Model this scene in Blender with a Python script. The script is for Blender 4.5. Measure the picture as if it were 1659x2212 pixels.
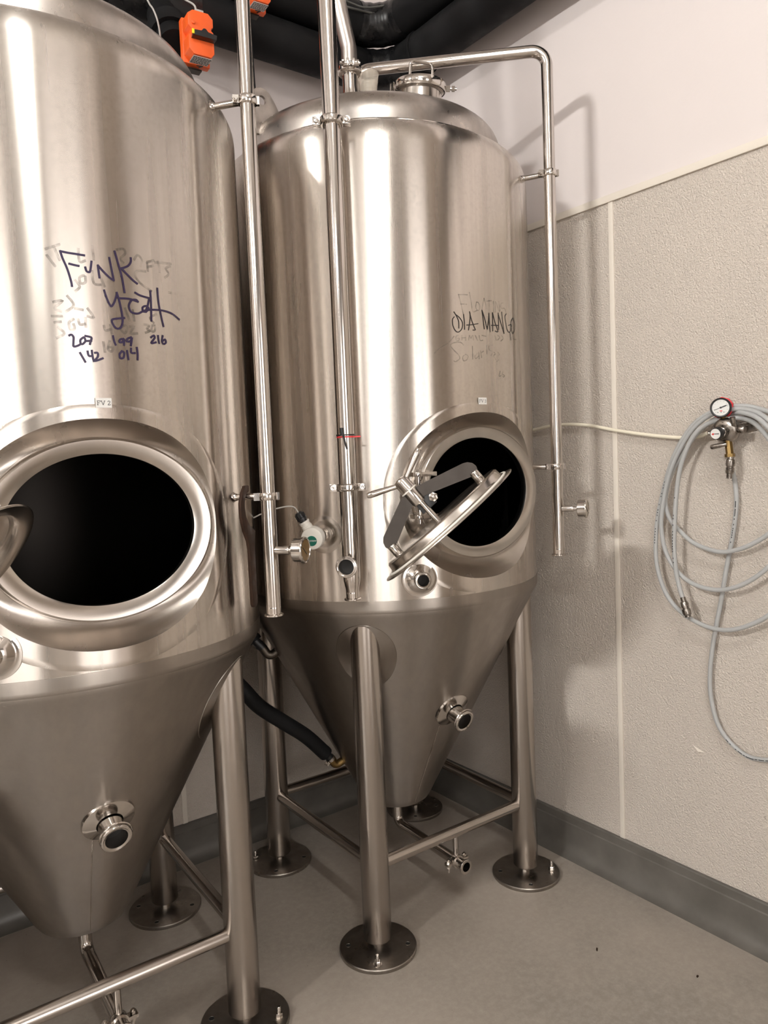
import bpy, bmesh, math, random
from mathutils import Vector, Matrix
from math import pi, sin, cos, radians, sqrt, atan2, tan

for o in list(bpy.data.objects): bpy.data.objects.remove(o, do_unlink=True)
scene = bpy.context.scene
COL = scene.collection
rnd = random.Random(7)

# ------------------------------------------------------------------ camera
cam_d = bpy.data.cameras.new('camera'); cam = bpy.data.objects.new('camera', cam_d); COL.objects.link(cam)
cam_d.sensor_fit = 'HORIZONTAL'; cam_d.sensor_width = 36.0; cam_d.lens = 1601.89 * 36.0 / 1659.0
cam_d.clip_start = 0.02; cam_d.clip_end = 60
CR, CU, CF = (0.80332, -0.59413, -0.04108), (0.07394, 0.03106, 0.99678), (0.59094, 0.80377, -0.06888)
cam.matrix_world = Matrix(((CR[0], CU[0], -CF[0], 0), (CR[1], CU[1], -CF[1], 0), (CR[2], CU[2], -CF[2], 1.6), (0, 0, 0, 1)))
scene.camera = cam

# ------------------------------------------------------------------ world, exposure
w = bpy.data.worlds.new('world'); scene.world = w; w.use_nodes = True
w.node_tree.nodes['Background'].inputs[0].default_value = (0.9, 0.85, 0.8, 1)
w.node_tree.nodes['Background'].inputs[1].default_value = 0.02
vs = scene.view_settings
vs.view_transform = 'Standard'; vs.look = 'None'; vs.exposure = -0.18; vs.gamma = 1.0; vs.use_curve_mapping = False

# lamps of the room: x, y, z, length, strength (built as fixtures further down)
LAMP_COL = (1.0, 0.985, 0.955)
LAMPS = [(-5.4, 0.45, 4.35, .9, 1050), (-5.6, -3.6, 4.35, .9, 150), (-3.6, -4.4, 4.35, .9, 80), (-0.2, -0.9, 4.35, 1.3, 130)]
DAYLIGHT = 4.7       # brightness of the far windows

# ------------------------------------------------------------------ mesh helpers
def frame(o, z, x=None):
    z = Vector(z).normalized(); x = Vector(x) if x is not None else (Vector((1, 0, 0)) if abs(z.x) < .9 else Vector((0, 1, 0)))
    y = z.cross(x).normalized(); x = y.cross(z)
    return Matrix(((x.x, y.x, z.x, o[0]), (x.y, y.y, z.y, o[1]), (x.z, y.z, z.z, o[2]), (0, 0, 0, 1)))
def T(x, y, z): return Matrix.Translation((x, y, z))
ID = Matrix.Identity(4)

class MB:
    def __init__(s): s.v = []; s.f = []; s.mi = []; s.cur = 0
    def add(s, vs, fs, M=None):
        b = len(s.v)
        for p in vs: s.v.append(tuple(M @ Vector(p)) if M is not None else tuple(p))
        for f in fs: s.f.append(tuple(i + b for i in f)); s.mi.append(s.cur)
        return s
    def box(s, c, d, M=None):
        x, y, z = (k / 2 for k in d)
        vs = [(c[0] + i * x, c[1] + j * y, c[2] + k * z) for k in (-1, 1) for j in (-1, 1) for i in (-1, 1)]
        return s.add(vs, [(0, 2, 3, 1), (4, 5, 7, 6), (0, 1, 5, 4), (2, 6, 7, 3), (0, 4, 6, 2), (1, 3, 7, 5)], M)
    def lathe(s, prof, n=32, M=None, loop=False):
        vs = []; fs = []; rows = []
        for r, z in prof:
            if r <= 1e-6: rows.append([len(vs)]); vs.append((0, 0, z))
            else:
                rows.append(list(range(len(vs), len(vs) + n)))
                vs += [(r * cos(2 * pi * k / n), r * sin(2 * pi * k / n), z) for k in range(n)]
        pairs = list(zip(rows, rows[1:]))
        if loop: pairs.append((rows[-1], rows[0]))
        for a, b in pairs:
            for k in range(n):
                k2 = (k + 1) % n
                if len(a) == 1 and len(b) == 1: continue
                if len(a) == 1: fs.append((a[0], b[k2], b[k]))
                elif len(b) == 1: fs.append((a[k], a[k2], b[0]))
                else: fs.append((a[k], a[k2], b[k2], b[k]))
        return s.add(vs, fs, M)
    def cyl(s, r, z0, z1, n=24, M=None, bev=0.0):
        if bev: return s.lathe([(0, z0), (r - bev, z0), (r, z0 + bev), (r, z1 - bev), (r - bev, z1), (0, z1)], n, M)
        return s.lathe([(0, z0), (r, z0), (r, z1), (0, z1)], n, M)
    def tube(s, path, r, n=14, cap=True, M=None, closed=False):
        P = [Vector(p) for p in path]; m = len(P)
        rr = r if isinstance(r, (list, tuple)) else [r] * m
        t = []
        for i in range(m):
            a = P[(i - 1) % m] if (closed or i > 0) else P[i]; b = P[(i + 1) % m] if (closed or i < m - 1) else P[i]
            t.append((b - a).normalized())
        u = t[0].orthogonal().normalized(); vs = []; fs = []
        for i in range(m):
            u = (u - t[i] * u.dot(t[i])).normalized(); v = t[i].cross(u)
            for k in range(n):
                a = 2 * pi * k / n; vs.append(P[i] + (u * cos(a) + v * sin(a)) * rr[i])
        for i in range(m if closed else m - 1):
            j = (i + 1) % m
            for k in range(n):
                k2 = (k + 1) % n; fs.append((i * n + k, i * n + k2, j * n + k2, j * n + k))
        if cap and not closed:
            fs.append(tuple(range(n - 1, -1, -1))); fs.append(tuple(range((m - 1) * n, m * n)))
        return s.add(vs, fs, M)
    def prism(s, out, z0, z1, M=None):
        n = len(out); vs = [(x, y, z0) for x, y in out] + [(x, y, z1) for x, y in out]
        fs = [tuple(range(n - 1, -1, -1)), tuple(range(n, 2 * n))] + [(i, (i + 1) % n, n + (i + 1) % n, n + i) for i in range(n)]
        return s.add(vs, fs, M)
    def prism_hole(s, out, hole, z0, z1, M=None):      # outline and hole with equal counts
        n = len(out); vs = [(x, y, z) for z in (z0, z1) for L in (out, hole) for x, y in L]; fs = []
        for i in range(n):
            j = (i + 1) % n
            fs += [(j, i, n + i, n + j), (2 * n + i, 2 * n + j, 3 * n + j, 3 * n + i), (i, j, 2 * n + j, 2 * n + i), (n + j, n + i, 3 * n + i, 3 * n + j)]
        return s.add(vs, fs, M)
    def grid(s, fn, nu, nv, wrap=False, M=None, skip=None):
        vs = [fn(i, j) for j in range(nv + 1) for i in range(nu if wrap else nu + 1)]; k = nu if wrap else nu + 1; fs = []
        for j in range(nv):
            for i in range(nu):
                if skip and skip(i, j): continue
                i2 = (i + 1) % k if wrap else i + 1
                fs.append((j * k + i, j * k + i2, (j + 1) * k + i2, (j + 1) * k + i))
        return s.add(vs, fs, M)
    def mesh(s, name, mats, angle=40, bevel=0, recalc=True):
        me = bpy.data.meshes.new(name); me.from_pydata(s.v, [], s.f)
        if not isinstance(mats, (list, tuple)): mats = [mats]
        for m in mats: me.materials.append(m)
        if any(s.mi): me.polygons.foreach_set('material_index', s.mi)
        if bevel or recalc:
            bm = bmesh.new(); bm.from_mesh(me)
            if bevel:
                bmesh.ops.remove_doubles(bm, verts=bm.verts, dist=1e-5)
                es = [e for e in bm.edges if len(e.link_faces) == 2 and e.calc_face_angle(0) > radians(35)]
                bmesh.ops.bevel(bm, geom=es, offset=bevel, segments=2, profile=.6, affect='EDGES', clamp_overlap=True)
            if recalc: bmesh.ops.recalc_face_normals(bm, faces=bm.faces)
            bm.to_mesh(me); bm.free()
        for p in me.polygons: p.use_smooth = True
        me.set_sharp_from_angle(angle=radians(angle)); me.update()
        return me

CACHE = {}
def obj(name, data, parent=None, **kw):
    o = bpy.data.objects.new(name, data); COL.objects.link(o)
    if parent is not None: o.parent = parent
    return o
def part(name, mb, mat, parent=None, angle=40, bevel=0, key=None, recalc=True, label=None):
    if key and key in CACHE: me = CACHE[key]
    else:
        b = mb() if callable(mb) else mb
        me = b.mesh(name, mat, angle, bevel, recalc)
        if key: CACHE[key] = me
    o = obj(name, me, parent)
    if label: o['label'] = label
    return o
def tag(o, label, cat, group=None):
    o['label'] = label; o['category'] = cat
    if group: o['group'] = group
    return o
def struct(o): o['kind'] = 'structure'; return o
def thing(name, label, cat, loc=(0, 0, 0), rz=0, group=None):
    o = bpy.data.objects.new(name, None); COL.objects.link(o); o.location = loc; o.rotation_euler = (0, 0, rz); o.empty_display_size = .1
    return tag(o, label, cat, group)
def fillet(pts, rad, n=8):
    P = [Vector(p) for p in pts]; out = [P[0]]
    for i in range(1, len(P) - 1):
        r = rad[i - 1] if isinstance(rad, (list, tuple)) else rad
        a = (P[i - 1] - P[i]); b = (P[i + 1] - P[i]); la, lb = a.length, b.length; a.normalize(); b.normalize()
        ang = a.angle(b); d = min(r / max(tan(ang / 2), 1e-4), la * .49, lb * .49)
        p, q = P[i] + a * d, P[i] + b * d
        for k in range(n + 1):
            t = k / n; out.append((1 - t) ** 2 * p + 2 * t * (1 - t) * P[i] + t * t * q) if False else None
        r2 = d * tan(ang / 2); c = P[i] + (a + b).normalized() * (r2 / sin(ang / 2)); e1 = (p - c); e2 = (q - c); tot = e1.angle(e2)
        for k in range(n + 1):
            t = k / n; out.append(c + (e1 * sin((1 - t) * tot) + e2 * sin(t * tot)) / sin(tot))
    out.append(P[-1]); return out
def spline(pts, n=6, closed=False):
    P = [Vector(p) for p in pts]; m = len(P); out = []
    for i in range(m if closed else m - 1):
        g = (lambda k: P[k % m]) if closed else (lambda k: P[min(max(k, 0), m - 1)])
        a, b, c, d = g(i - 1), g(i), g(i + 1), g(i + 2)
        for k in range(n):
            t = k / n
            out.append(.5 * ((2 * b) + (c - a) * t + (2 * a - 5 * b + 4 * c - d) * t * t + (3 * b - a - 3 * c + d) * t ** 3))
    if not closed: out.append(P[-1])
    return out

# ------------------------------------------------------------------ materials
def new_mat(name):
    m = bpy.data.materials.new(name); m.use_nodes = True; nt = m.node_tree
    return m, nt, nt.nodes['Principled BSDF']
def ramp(nt, src, a, b, ca, cb):
    r = nt.nodes.new('ShaderNodeMapRange'); r.inputs[1].default_value = a; r.inputs[2].default_value = b
    r.inputs[3].default_value = ca; r.inputs[4].default_value = cb; nt.links.new(src, r.inputs[0]); return r.outputs[0]
def noise(nt, scale, detail=3, mapscale=None, coord='Object', rough=.55, off=None):
    n = nt.nodes.new('ShaderNodeTexNoise'); n.inputs['Scale'].default_value = scale; n.inputs['Detail'].default_value = detail; n.inputs['Roughness'].default_value = rough
    c = nt.nodes.new('ShaderNodeTexCoord'); mp = nt.nodes.new('ShaderNodeMapping')
    if mapscale: mp.inputs['Scale'].default_value = mapscale
    if off: mp.inputs['Location'].default_value = off
    nt.links.new(c.outputs[coord], mp.inputs[0]); nt.links.new(mp.outputs[0], n.inputs['Vector']); return n.outputs['Fac']
def mixc(nt, fac, a, b):
    m = nt.nodes.new('ShaderNodeMix'); m.data_type = 'RGBA'
    for k, v in ((6, a), (7, b)):
        if isinstance(v, tuple): m.inputs[k].default_value = (*v, 1)
        else: nt.links.new(v, m.inputs[k])
    if isinstance(fac, float): m.inputs[0].default_value = fac
    else: nt.links.new(fac, m.inputs[0])
    return m.outputs[2]
def bump(nt, b, h, strength, dist):
    n = nt.nodes.new('ShaderNodeBump'); n.inputs['Strength'].default_value = strength; n.inputs['Distance'].default_value = dist
    nt.links.new(h, n.inputs['Height']); nt.links.new(n.outputs[0], b.inputs['Normal'])
def plain(name, col, rough=.5, metal=0.0, spec=None, vary=.0, scale=20):
    m, nt, b = new_mat(name); b.inputs['Base Color'].default_value = (*col, 1); b.inputs['Roughness'].default_value = rough; b.inputs['Metallic'].default_value = metal
    if spec is not None: b.inputs['Specular IOR Level'].default_value = spec
    if vary:
        f = noise(nt, scale, 4); nt.links.new(mixc(nt, ramp(nt, f, .3, .7, 0, 1), tuple(c * (1 - vary) for c in col), tuple(min(1, c * (1 + vary)) for c in col)), b.inputs['Base Color'])
        nt.links.new(ramp(nt, f, .3, .7, rough * (1 - vary), min(1, rough * (1 + vary))), b.inputs['Roughness'])
    return m
def steel(name, col, rough, streak=(26, 26, .7), aniso=0.0, amt=.18, fine=.0, coord='Object', bumpy=0.0):
    m, nt, b = new_mat(name); b.inputs['Metallic'].default_value = 1.0
    s = noise(nt, 1.0, 4, streak, coord); s2 = noise(nt, 1.0, 3, (streak[0] * 3.1, streak[1] * 3.1, streak[2] * 2.2), coord, off=(3, 1, 7))
    f = nt.nodes.new('ShaderNodeMath'); f.operation = 'ADD'; nt.links.new(s, f.inputs[0]); nt.links.new(s2, f.inputs[1]); fac = ramp(nt, f.outputs[0], .75, 1.25, 0, 1)
    c = mixc(nt, fac, tuple(k * (1 - amt) for k in col), col)
    if fine:
        g = noise(nt, 90, 4, None, coord, .7); big = noise(nt, 2.2, 3, None, coord, off=(5, 5, 5))
        gm = nt.nodes.new('ShaderNodeMath'); gm.operation = 'MULTIPLY'; nt.links.new(ramp(nt, g, .45, .75, 0, fine), gm.inputs[0]); nt.links.new(ramp(nt, big, .35, .65, .2, 1), gm.inputs[1])
        c = mixc(nt, gm.outputs[0], c, tuple(k * .5 for k in col))
    nt.links.new(c, b.inputs['Base Color'])
    nt.links.new(ramp(nt, fac, 0, 1, rough * (1 + amt * 1.3), rough * (1 - amt * .8)), b.inputs['Roughness'])
    if aniso:
        b.inputs['Anisotropic'].default_value = aniso; b.inputs['Anisotropic Rotation'].default_value = .25
        t = nt.nodes.new('ShaderNodeTangent'); t.direction_type = 'RADIAL'; t.axis = 'Z'; nt.links.new(t.outputs[0], b.inputs['Tangent'])
    if bumpy:
        bump(nt, b, noise(nt, 1.0, 2, (3, 3, .8), coord), bumpy, .02)
    return m
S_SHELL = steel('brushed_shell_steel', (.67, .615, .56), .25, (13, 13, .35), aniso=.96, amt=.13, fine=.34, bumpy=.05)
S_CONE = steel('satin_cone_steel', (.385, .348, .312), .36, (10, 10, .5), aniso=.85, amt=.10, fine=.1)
S_DOME = steel('dome_steel', (.54, .495, .455), .30, (9, 9, 9), amt=.2, fine=.25)
S_RING = steel('ring_steel', (.58, .535, .49), .20, (6, 6, 6), amt=.14)
S_RECESS = steel('recess_steel', (.56, .515, .47), .24, (5, 5, 5), amt=.16)
S_LEG = steel('leg_steel', (.50, .455, .415), .24, (16, 16, .3), amt=.05, fine=.08)
S_BAR = steel('stretcher_steel', (.52, .475, .435), .22, (5, 5, 5), amt=.04)
S_PIPE = steel('polished_pipe_steel', (.62, .575, .535), .13, (40, 40, 1.5), amt=.12)
S_FIT = steel('polished_fitting_steel', (.66, .62, .58), .12, (15, 15, 15), amt=.1)
S_PLATE = steel('foot_plate_steel', (.36, .325, .29), .34, (9, 9, 9), amt=.25, fine=.2)
S_FLAT = steel('dark_reflection_steel', (.065, .057, .051), .40, (8, 8, 8), amt=.12)  # dark reflection seen in the yoke is put into this steel's colour
S_INNER = plain('shaded_vessel_steel', (.035, .031, .028), .45, 1.0)  # shade inside the closed vessel is put into the steel's colour
BLACK_RUB = plain('black_foam_insulation', (.007, .007, .0075), .6, spec=.22, vary=.25, scale=14)
BLACK_TAPE = plain('black_vinyl_tape', (.007, .007, .0075), .3, spec=.4, vary=.3, scale=25)
BLACK = plain('black_plastic', (.012, .012, .013), .35)
HOLE_SHADE = plain('bore_shade', (.012, .011, .010), .6)  # dark discs stand for the shade inside holes and bores
ORANGE = plain('orange_plastic', (.86, .12, .018), .38)
YELLOW = plain('yellow_plastic', (.8, .75, .02), .4)
RED = plain('red_plastic', (.72, .035, .045), .4)
WHITE_PL = plain('white_plastic', (.72, .69, .63), .35)
WHITE_LAB = plain('white_label', (.74, .73, .70), .55)
GREEN = plain('green_badge', (.0, .11, .075), .35)
INK = plain('black_print', (.02, .02, .022), .5)
REDINK = plain('red_print', (.6, .03, .03), .5)
PURPLE = plain('purple_marker_ink', (.022, .012, .05), .35)
BLACKINK = plain('black_marker_ink', (.012, .010, .010), .35)
BROWN = plain('rusty_iron', (.055, .030, .020), .5, .6, vary=.35, scale=40)
BRASS = plain('aged_brass', (.30, .20, .08), .35, 1.0, vary=.25)
DARKBRASS = plain('tarnished_brass', (.10, .085, .07), .4, 1.0, vary=.2)
DIAL_TAN = plain('yellowed_dial', (.16, .10, .04), .15)
DIAL = plain('white_dial', (.70, .70, .68), .2)
CABLE = plain('grey_cable', (.45, .43, .40), .45)
DKCABLE = plain('dark_cable', (.10, .10, .09), .5)
CREAM = plain('cream_tubing', (.80, .74, .60), .3)
COUPL = plain('worn_coupling_steel', (.34, .31, .28), .3, 1.0, vary=.3, scale=60)
FADE = None
def ghost_mat():
    m, nt, b = new_mat('faded_marker_ink'); b.inputs['Base Color'].default_value = (.10, .09, .075, 1); b.inputs['Roughness'].default_value = .5
    f = noise(nt, 45, 4); nt.links.new(ramp(nt, f, .35, .65, .04, .38), b.inputs['Alpha']); return m
FADED = ghost_mat()
def hose_mat():
    m, nt, b = new_mat('clear_braided_hose'); b.inputs['Base Color'].default_value = (.56, .565, .56, 1); b.inputs['Roughness'].default_value = .28
    b.inputs['Transmission Weight'].default_value = .35; b.inputs['IOR'].default_value = 1.3
    b.inputs['Subsurface Weight'].default_value = .0
    return m
HOSE = hose_mat()
def cup_mat():
    m, nt, b = new_mat('clear_cup_plastic'); b.inputs['Base Color'].default_value = (.93, .86, .74, 1); b.inputs['Roughness'].default_value = .12
    b.inputs['IOR'].default_value = 1.45; b.inputs['Alpha'].default_value = .30; b.inputs['Specular IOR Level'].default_value = .8; return m
CUP = cup_mat()
def wall_paint(name, col):
    m, nt, b = new_mat(name); f = noise(nt, 1.3, 4); nt.links.new(mixc(nt, ramp(nt, f, .3, .7, 0, 1), tuple(c * .96 for c in col), col), b.inputs['Base Color'])
    b.inputs['Roughness'].default_value = .55; b.inputs['Specular IOR Level'].default_value = .3
    bump(nt, b, noise(nt, 60, 5), .12, .004); return m
PAINT = wall_paint('white_wall_paint', (.70, .64, .62))
CEIL = wall_paint('ceiling_paint', (.55, .52, .49))
GREYP = wall_paint('fill_cutting_wall_paint', (.24, .22, .205))  # unseen left and rear walls darkened to cut fill light
FILL_CUT = plain('fill_cutting_band', (.10, .092, .085), .5)
def frp():
    m, nt, b = new_mat('pebbled_wall_panel'); f = noise(nt, 2.0, 3); d = noise(nt, 190, 2, None, 'Object', .6)
    c = mixc(nt, ramp(nt, f, .3, .7, 0, 1), (.615, .55, .485), (.65, .58, .512))
    sp = noise(nt, 38, 2, off=(4, 2, 1)); c = mixc(nt, ramp(nt, sp, .74, .78, 0, .5), c, (.34, .28, .22)); nt.links.new(c, b.inputs['Base Color'])
    b.inputs['Roughness'].default_value = .38; b.inputs['Specular IOR Level'].default_value = .45
    bump(nt, b, ramp(nt, d, .35, .75, 0, 1), .75, .005); return m
FRP = frp()
TRIM = plain('cream_vinyl_trim', (.72, .66, .58), .35)
def floor_m():
    m, nt, b = new_mat('grey_epoxy_floor')
    f = noise(nt, 1.6, 5); g = noise(nt, 42, 7, off=(3, 3, 3), rough=.75); sp = noise(nt, 75, 3, off=(9, 1, 2)); gr = noise(nt, .8, 3, off=(1, 8, 2))
    c = mixc(nt, ramp(nt, gr, .4, .65, 0, 1), (.235, .208, .18), (.36, .31, .262))
    c = mixc(nt, ramp(nt, f, .42, .68, 0, .6), c, (.40, .35, .30)); c = mixc(nt, ramp(nt, g, .42, .75, 0, .6), c, (.43, .385, .335))
    c = mixc(nt, ramp(nt, sp, .72, .76, 0, .8), c, (.035, .028, .02))
    nt.links.new(c, b.inputs['Base Color']); nt.links.new(ramp(nt, g, .3, .7, .30, .48), b.inputs['Roughness']); b.inputs['Specular IOR Level'].default_value = .45
    bump(nt, b, noise(nt, 9, 5), .08, .01); return m
FLOOR = floor_m()
COVE = plain('grey_epoxy_cove', (.115, .106, .093), .35, spec=.5, vary=.18, scale=9)
DARKW = plain('dark_door_paint', (.05, .048, .045), .5)
GREYW = plain('grey_shutter_paint', (.30, .27, .245), .6)
def emis(name, col, st):
    m, nt, b = new_mat(name); b.inputs['Base Color'].default_value = (*col, 1); b.inputs['Emission Color'].default_value = (*col, 1); b.inputs['Emission Strength'].default_value = st; return m
WINGLOW = emis('daylit_window_glass', (1.0, .97, .95), DAYLIGHT)
LAMPBODY = plain('white_lamp_housing', (.8, .8, .78), .4)

# ------------------------------------------------------------------ the room
XR, YB, XL, YR, ZC = 2.271, 2.882, -7.5, -6.3, 4.8
HC, ZT = .156, 2.477
def wallbox(name, c, d, mat): return struct(part(name, MB().box(c, d), mat))
wallbox('floor', ((XL + XR) / 2, (YB + YR) / 2, -.05), (XR - XL + .4, YB - YR + .4, .1), FLOOR)
wallbox('ceiling', ((XL + XR) / 2, (YB + YR) / 2, ZC + .05), (XR - XL + .4, YB - YR + .4, .1), CEIL)
wr = wallbox('wall_right', (XR + .103, (YB + YR) / 2, ZC / 2), (.2, YB - YR, ZC), PAINT)
wb = wallbox('wall_back', ((XL + XR) / 2, YB + .103, ZC / 2), (XR - XL + .4, .2, ZC), PAINT)
wallbox('wall_left', (XL - .1, (YB + YR) / 2, ZC / 2), (.2, YB - YR, ZC), GREYP)
wallbox('wall_rear', ((XL + XR) / 2, YR - .1, ZC / 2), (XR - XL + .4, .2, ZC), GREYP)
wl_ = bpy.data.objects['wall_left']; wq_ = bpy.data.objects['wall_rear']
part('added_dark_band', MB().box((XL + .006, (YB + YR) / 2, .75), (.012, YB - YR, 1.5)), FILL_CUT, wl_)  # dark band added on the unseen wall to cut fill light
wallbox('wall_front', (1.86, -.85, ZC / 2), (.82, .2, ZC), FRP)
# pebbled panels, 1.22 m wide, each proud of the painted wall
ys = [YB - .002, 1.663, .443, -.75]
for a, b in zip(ys, ys[1:]):
    part('panel', MB().box((XR + .0015, (a + b) / 2, (ZT + .12) / 2), (.003, a - b - .004, ZT - .12)), FRP, wr)
xs = [XR - .001, 1.046, -.174, -1.394, -2.614, -3.834, -5.054, -6.274, XL]
for a, b in zip(xs, xs[1:]):
    part('panel', MB().box(((a + b) / 2, YB + .0015, (ZT + .12) / 2), (a - b - .004, .003, ZT - .12)), FRP, wb)
tn = [0]
def trim(c, d, bev=.002):
    tn[0] += 1; return struct(part('trim_%d' % tn[0], MB().box(c, d), TRIM, bevel=bev))
trim((XR - .003, (YB - .75) / 2, ZT + .013), (.012, YB + .75, .026))
trim(((XL + XR) / 2, YB - .003, ZT + .013), (XR - XL, .012, .026))
for y in ys[1:-1]: trim((XR - .0015, y, (ZT + HC) / 2), (.005, .020, ZT - HC), .001)
for x in xs[1:-1]: trim((x, YB - .0015, (ZT + HC) / 2), (.020, .005, ZT - HC), .001)
# coved epoxy base along both walls
cp = [(.004, -.02), (.004, HC), (-.010, HC), (-.013, HC - .004), (-.013, HC - .03), (-.016, HC - .034), (-.017, .055), (-.021, .035), (-.029, .018), (-.042, .006), (-.060, .001), (-.060, -.02)]
def cove(name, a, b, along):
    mb = MB(); n = len(cp); vs = []
    for t in (a, b): vs += [((XR + x, t, z) if along == 'y' else (t, YB + x, z)) for x, z in cp]
    mb.add(vs, [(i, (i + 1) % n, n + (i + 1) % n, n + i) for i in range(n)] + [tuple(range(n)), tuple(range(2 * n - 1, n - 1, -1))])
    return struct(part(name, mb, COVE, angle=35))
cove('baseboard_right', -.75, YB, 'y'); cove('baseboard_back', XL, XR, 'x')
# far end of the room behind the photographer: daylit windows between a dark door and a grey shutter
def rear_window(n, x0, x1):
    f = struct(part('window_%d' % n, MB().box(((x0 + x1) / 2, YR + .02, 1.75), (x1 - x0, .04, 3.3)), WINGLOW))
    for x in (x0, (x0 + x1) / 2, x1): part('mullion', MB().box((x, YR + .035, 1.75), (.06, .05, 3.34)), LAMPBODY, f)
    for z in (.1, 1.2, 3.4): part('rail', MB().box(((x0 + x1) / 2, YR + .03, z), (x1 - x0, .05, .06)), LAMPBODY, f)
rear_window(1, -.35, 2.15); rear_window(2, -7.0, -3.25)
struct(part('door_1', MB().box((-2.7, YR + .03, 1.5), (.85, .06, 3.0)).box((-2.4, YR + .08, 1.0), (.03, .06, .12)), DARKW, bevel=.004))
sh = struct(part('door_2', MB().box((-1.3, YR + .02, 1.6), (1.7, .04, 3.2)), GREYW))
for k in range(16): part('slat', lambda: MB().box((-1.3, YR + .045, 0), (1.66, .02, .17)), GREYW, sh, key='shslat').location.z = .2 + k * .195
lab = ['long ceiling light nearest the back wall of tanks', 'long ceiling light beside the left wall', 'long ceiling light over the middle of the floor', 'long ceiling light above the open floor before the tanks']
for (x, y, z, L, st), lb in zip(LAMPS, lab):
    t = thing('ceiling_light', lb, 'lamp', (x, y, z), 0, 'ceiling lights')
    part('housing', MB().box((0, 0, .09), (.20, L + .06, .05)), LAMPBODY, t, bevel=.004)
    part('tube', MB().tube([(0, -L / 2, 0), (0, L / 2, 0)], .055, 16), emis('lamp_tube_%d' % len(bpy.data.materials), LAMP_COL, st), t)
    for s in (-1, 1): part('hanger', MB().tube([(0, s * L * .4, .1), (0, s * L * .4, ZC - z)], .004, 8), S_FLAT, t)

# ------------------------------------------------------------------ fermentation tanks
R = .5607
AC, BC = Vector((.4978, 2.2688)), Vector((1.6743, 2.2710))
TA, TB = radians(-1.40), radians(-.92)
MZ = 1.478                                   # manway centre height
Z0, RC0, Z1 = .305, .128, 1.124              # cone bottom, its radius, cone top
def rcone(z): return RC0 + (R - .003 - RC0) * (z - Z0) / (Z1 - Z0)
def pol(az, r, z): return Vector((r * cos(az), r * sin(az), z))
def oval(a, b, n, e=2.0):
    out = []
    for k in range(n):
        t = 2 * pi * k / n; c, s = cos(t), sin(t)
        out.append((a * math.copysign(abs(c) ** (2 / e), c), b * math.copysign(abs(s) ** (2 / e), s)))
    return out
def on_shell(s, z, r=R): return pol(s / R - pi / 2, r, z)

def shell_mb():
    zs = [1.158] + [1.158 + (1.80 - 1.158) * k / 28 for k in range(1, 29)] + [1.80 + (2.535 - 1.80) * k / 8 for k in range(1, 9)]
    prof = [(R, z) for z in zs] + [(.470 + (R - .470) * cos(t), 2.535 + .088 * sin(t)) for t in [pi / 2 * k / 9 for k in range(1, 10)]]
    n = 180
    def fn(i, j): return pol(2 * pi * i / n, *prof[j])
    def skip(i, j):
        az = 2 * pi * (i + .5) / n - 1.5 * pi; z = (prof[j][1] + prof[min(j + 1, len(prof) - 1)][1]) / 2; s = R * az
        return (s / .325) ** 2 + ((z - MZ + .012) / .285) ** 2 < 1
    return MB().grid(fn, n, len(prof) - 1, True, skip=skip)
def inner_mb():
    zs = [1.13, 1.2] + [1.2 + .56 * k / 20 for k in range(1, 21)] + [2.2, 2.64]; n = 120; r = .462
    def skip(i, j):
        az = 2 * pi * (i + .5) / n - 1.5 * pi; z = (zs[j] + zs[j + 1]) / 2
        return (.5 * az / .29) ** 2 + ((z - MZ) / .235) ** 2 < 1
    mb = MB().grid(lambda i, j: pol(2 * pi * i / n, r, zs[j]), n, len(zs) - 1, True, skip=skip)
    mb.lathe([(.462, 2.64), (.3, 2.75), (0, 2.79)], 60); mb.lathe([(.462, 1.13), (.08, .36), (0, .35)], 60); return mb
def dome_mb():
    prof = [(.4705, 2.618), (.472, 2.632), (.471, 2.655)]
    prof += [(.40 + .071 * cos(t), 2.665 + .075 * sin(t)) for t in [radians(a) for a in (0, 15, 30, 45, 58, 68)]]
    prof += [(.40, 2.746), (.35, 2.770), (.28, 2.797), (.2, 2.818), (.12, 2.832), (.05, 2.839), (0, 2.840)]
    return MB().lathe(prof, 160)
def dome_weld_mb():
    return MB().tube([pol(2 * pi * k / 160, .4745, 2.629) for k in range(160)], .0048, 8, closed=True)
def cone_mb():
    prof = [(0, Z0 - .012), (RC0 - .035, Z0 - .012), (RC0 - .014, Z0 - .0095), (RC0 - .003, Z0 - .002), (rcone(Z0 + .02) + .001, Z0 + .02)]
    prof += [(rcone(z), z) for z in [Z0 + .05 + (Z1 - Z0 - .09) * k / 14 for k in range(15)]] + [(R - .008, Z1 - .016), (R - .002, Z1 - .003), (R - .001, Z1 + .004)]
    return MB().lathe(prof, 160)
def band_mb(): return MB().lathe([(R - .003, Z1 - .004), (R + .0012, Z1 + .002), (R + .0016, Z1 + .01), (R + .0016, 1.155), (R + .001, 1.161), (R - .004, 1.162)], 160)
def plate_mb():
    n = 144; o = oval(.352, .300, n, 2.15); i_ = oval(.300, .262, n, 2.1); K = 6
    def fn(k, j):
        t = j / K; s = o[k][0] * (1 - t) + i_[k][0] * t; z = MZ - .016 + o[k][1] * (1 - t) + (.010 + i_[k][1]) * t if False else (MZ - .016 + o[k][1]) * (1 - t) + (MZ - .010 + i_[k][1]) * t
        e = .0005 if j == 0 else .0022
        return on_shell(s, z, R + e)
    return MB().grid(fn, n, K, True)
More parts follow.
